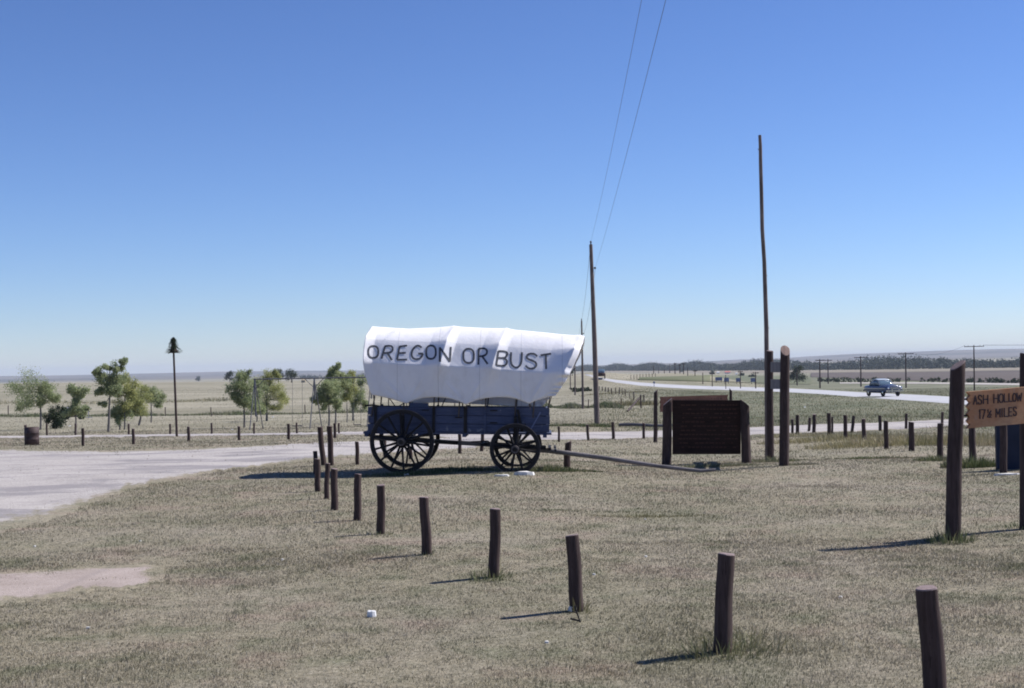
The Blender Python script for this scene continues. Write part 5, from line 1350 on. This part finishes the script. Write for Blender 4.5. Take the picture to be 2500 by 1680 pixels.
tuft(1455, 1042, 360, .9, .30, 'green weeds round the foot of the nearest utility pole', ydir=.8, wd=.003)
tuft(1380, 1040, 300, 1.4, .25, 'green weed band left of the utility pole foot', ydir=.5, wd=.003)
tuft(2290, 1125, 260, .5, .18, 'green weeds at the foot of the eighth bollard of the near right row', ydir=.6)
tuft(2370, 1140, 460, .55, .30, 'dark leafy weeds behind the mileage sign post', ydir=.6)
tuft(2395, 1085, 900, 1.9, .55, 'tall dry straw grass behind the mileage sign board', mat='straw', ydir=.9, wd=.003)
tuft(2210, 1085, 1400, 2.6, .40, 'tall dry straw grass among the near right bollards', mat='straw', ydir=.6, wd=.003)
tuft(2060, 1072, 1100, 2.6, .30, 'dry straw grass at the left of the near right bollard row', mat='straw', ydir=.6, wd=.003)
tuft(1965, 1066, 500, 1.6, .25, 'sparse dry grass beside the tall sign posts', mat='straw', ydir=.6, wd=.003)
tuft(2140, 1120, 360, .9, .10, 'low green weeds in front of the near right bollards', ydir=.4)
tuft(275, 1415, 260, .35, .05, 'small green grass island in the bare dirt patch', ydir=.5, lean=.8)
tuft(1545, 990, 260, 2.4, .9, 'yellow weeds at the corner fence post', mat='straw', ydir=.6, wd=.004)
tuft(1500, 960, 240, 6, .5, 'rough grass along the roadside fence', mat='straw', ydir=.8, wd=.003)
# fence line weeds across the field
def band(pts, n, hm, seed, label, mat='weed', dep=1.5, wd=.02):
    rg = np.random.RandomState(seed); P = [at(x, y) for x, y in pts]; V_ = []; 
    cum = np.cumsum([0] + [(b - a).length for a, b in zip(P[:-1], P[1:])]); dd = rg.rand(n) * cum[-1]; j = np.clip(np.searchsorted(cum, dd) - 1, 0, len(P) - 2)
    Pn = np.array([tuple(p) for p in P]); t = ((dd - cum[j]) / (cum[j + 1] - cum[j]))[:, None]; B = Pn[j] * (1 - t) + Pn[j + 1] * t; B[:, 1] += rg.normal(size=n) * dep
    B[:, 2] = terr_z(B[:, 0], B[:, 1]); h = hm * rg.uniform(.4, 1.1, n) * (1 + .5 * np.sin(dd * .35)); a = rg.rand(n) * 6.28; e = np.stack([np.cos(a), np.sin(a), 0 * a], -1) * wd
    tip = B + np.stack([rg.normal(size=n) * .3 * h, rg.normal(size=n) * .3 * h, h], -1)
    o = npmesh('field_weeds', np.stack([B - e, B + e, tip], 1).reshape(-1, 3), np.arange(3 * n).reshape(n, 3), M[mat], attrs={'rnd': np.repeat(rg.rand(n) * .7, 3)}); return tag(o, label=label, kind='stuff')
band([(-100, 1014), (300, 1016), (745, 1011), (1110, 1001), (1334, 994), (1516, 996)], 9000, .42, 31, 'darker weeds along the field fence line', wd=.05, dep=2)
band([(-100, 985), (300, 984), (600, 976)], 1500, .5, 32, 'faint weedy line across the dry field', mat='straw', wd=.07, dep=5)

# small twigs and litter
b = at(1417, 1520); mb = MB(); mb.tube([(0, 0, 0), (-.02, .02, .06), (-.04, 0, .12)], .006, 5); mb.tube([(0, 0, .01), (-.07, .02, .025)], .007, 5); mb.tube([(-.02, .02, .06), (-.05, .03, .075)], .004, 5)
o = mb.build('dead_twig', M['iron']); o.location = b; tag(o, label='small dark dead twig in front of the leaning bollard', cat='twig')
b = at(1395, 1494); mb = MB(); mb.box((0, 0, .02), (.05, .03, .035)); o = mb.build('paper_scrap', M['limestone']); o.location = b; o.rotation_euler = (.1, .3, .5); tag(o, label='pale paper scrap at the foot of the leaning bollard', cat='litter')
for px, py, lb in ((170, 1041, 'white litter scrap on the grass beyond the drum'), (566, 1050, 'crumpled white litter beside the swing set left leg'), (666, 1019, 'white litter scrap right of the young trees near the fence'), (1965, 995, 'white litter speck on the verge left of the car')):
    b = at(px, py); k = b.y / F; mb = MB(); mb.add([(-3 * k, 0, 0), (3.2 * k, .05, .02), (2.4 * k, .1, 2.2 * k), (-2.0 * k, 0, 2.6 * k), (0, .2, .5 * k)], [(0, 1, 2, 3), (0, 4, 1), (1, 4, 2), (2, 4, 3), (3, 4, 0)]); o = mb.build('litter', M['white']); o.location = b; tag(o, label=lb, cat='litter')

# ------------------------------------------------------------------ haze
HAZE = True
if HAZE:
    mb = MB(); top = 75; botz = float(V[:, 2].min()) if False else -70
    mb.box((0, 0, (top + botz) / 2), (33000, 33000, top - botz)); hz = mb.build('haze', None or M['white'])
    hz.data.materials.clear(); hm_ = bpy.data.materials.new('haze_air'); hm_.use_nodes = True; t_ = hm_.node_tree; t_.nodes.clear()
    o_ = t_.nodes.new('ShaderNodeOutputMaterial'); pv = t_.nodes.new('ShaderNodeVolumePrincipled'); pv.inputs['Color'].default_value = (.80, .88, 1.0, 1)
    pv.inputs['Density'].default_value = 9e-5; pv.inputs['Anisotropy'].default_value = 0.0
    t_.links.new(pv.outputs[0], o_.inputs['Volume']); hz.data.materials.append(hm_); tag(hz, label='thin blue air over the plain', kind='stuff')
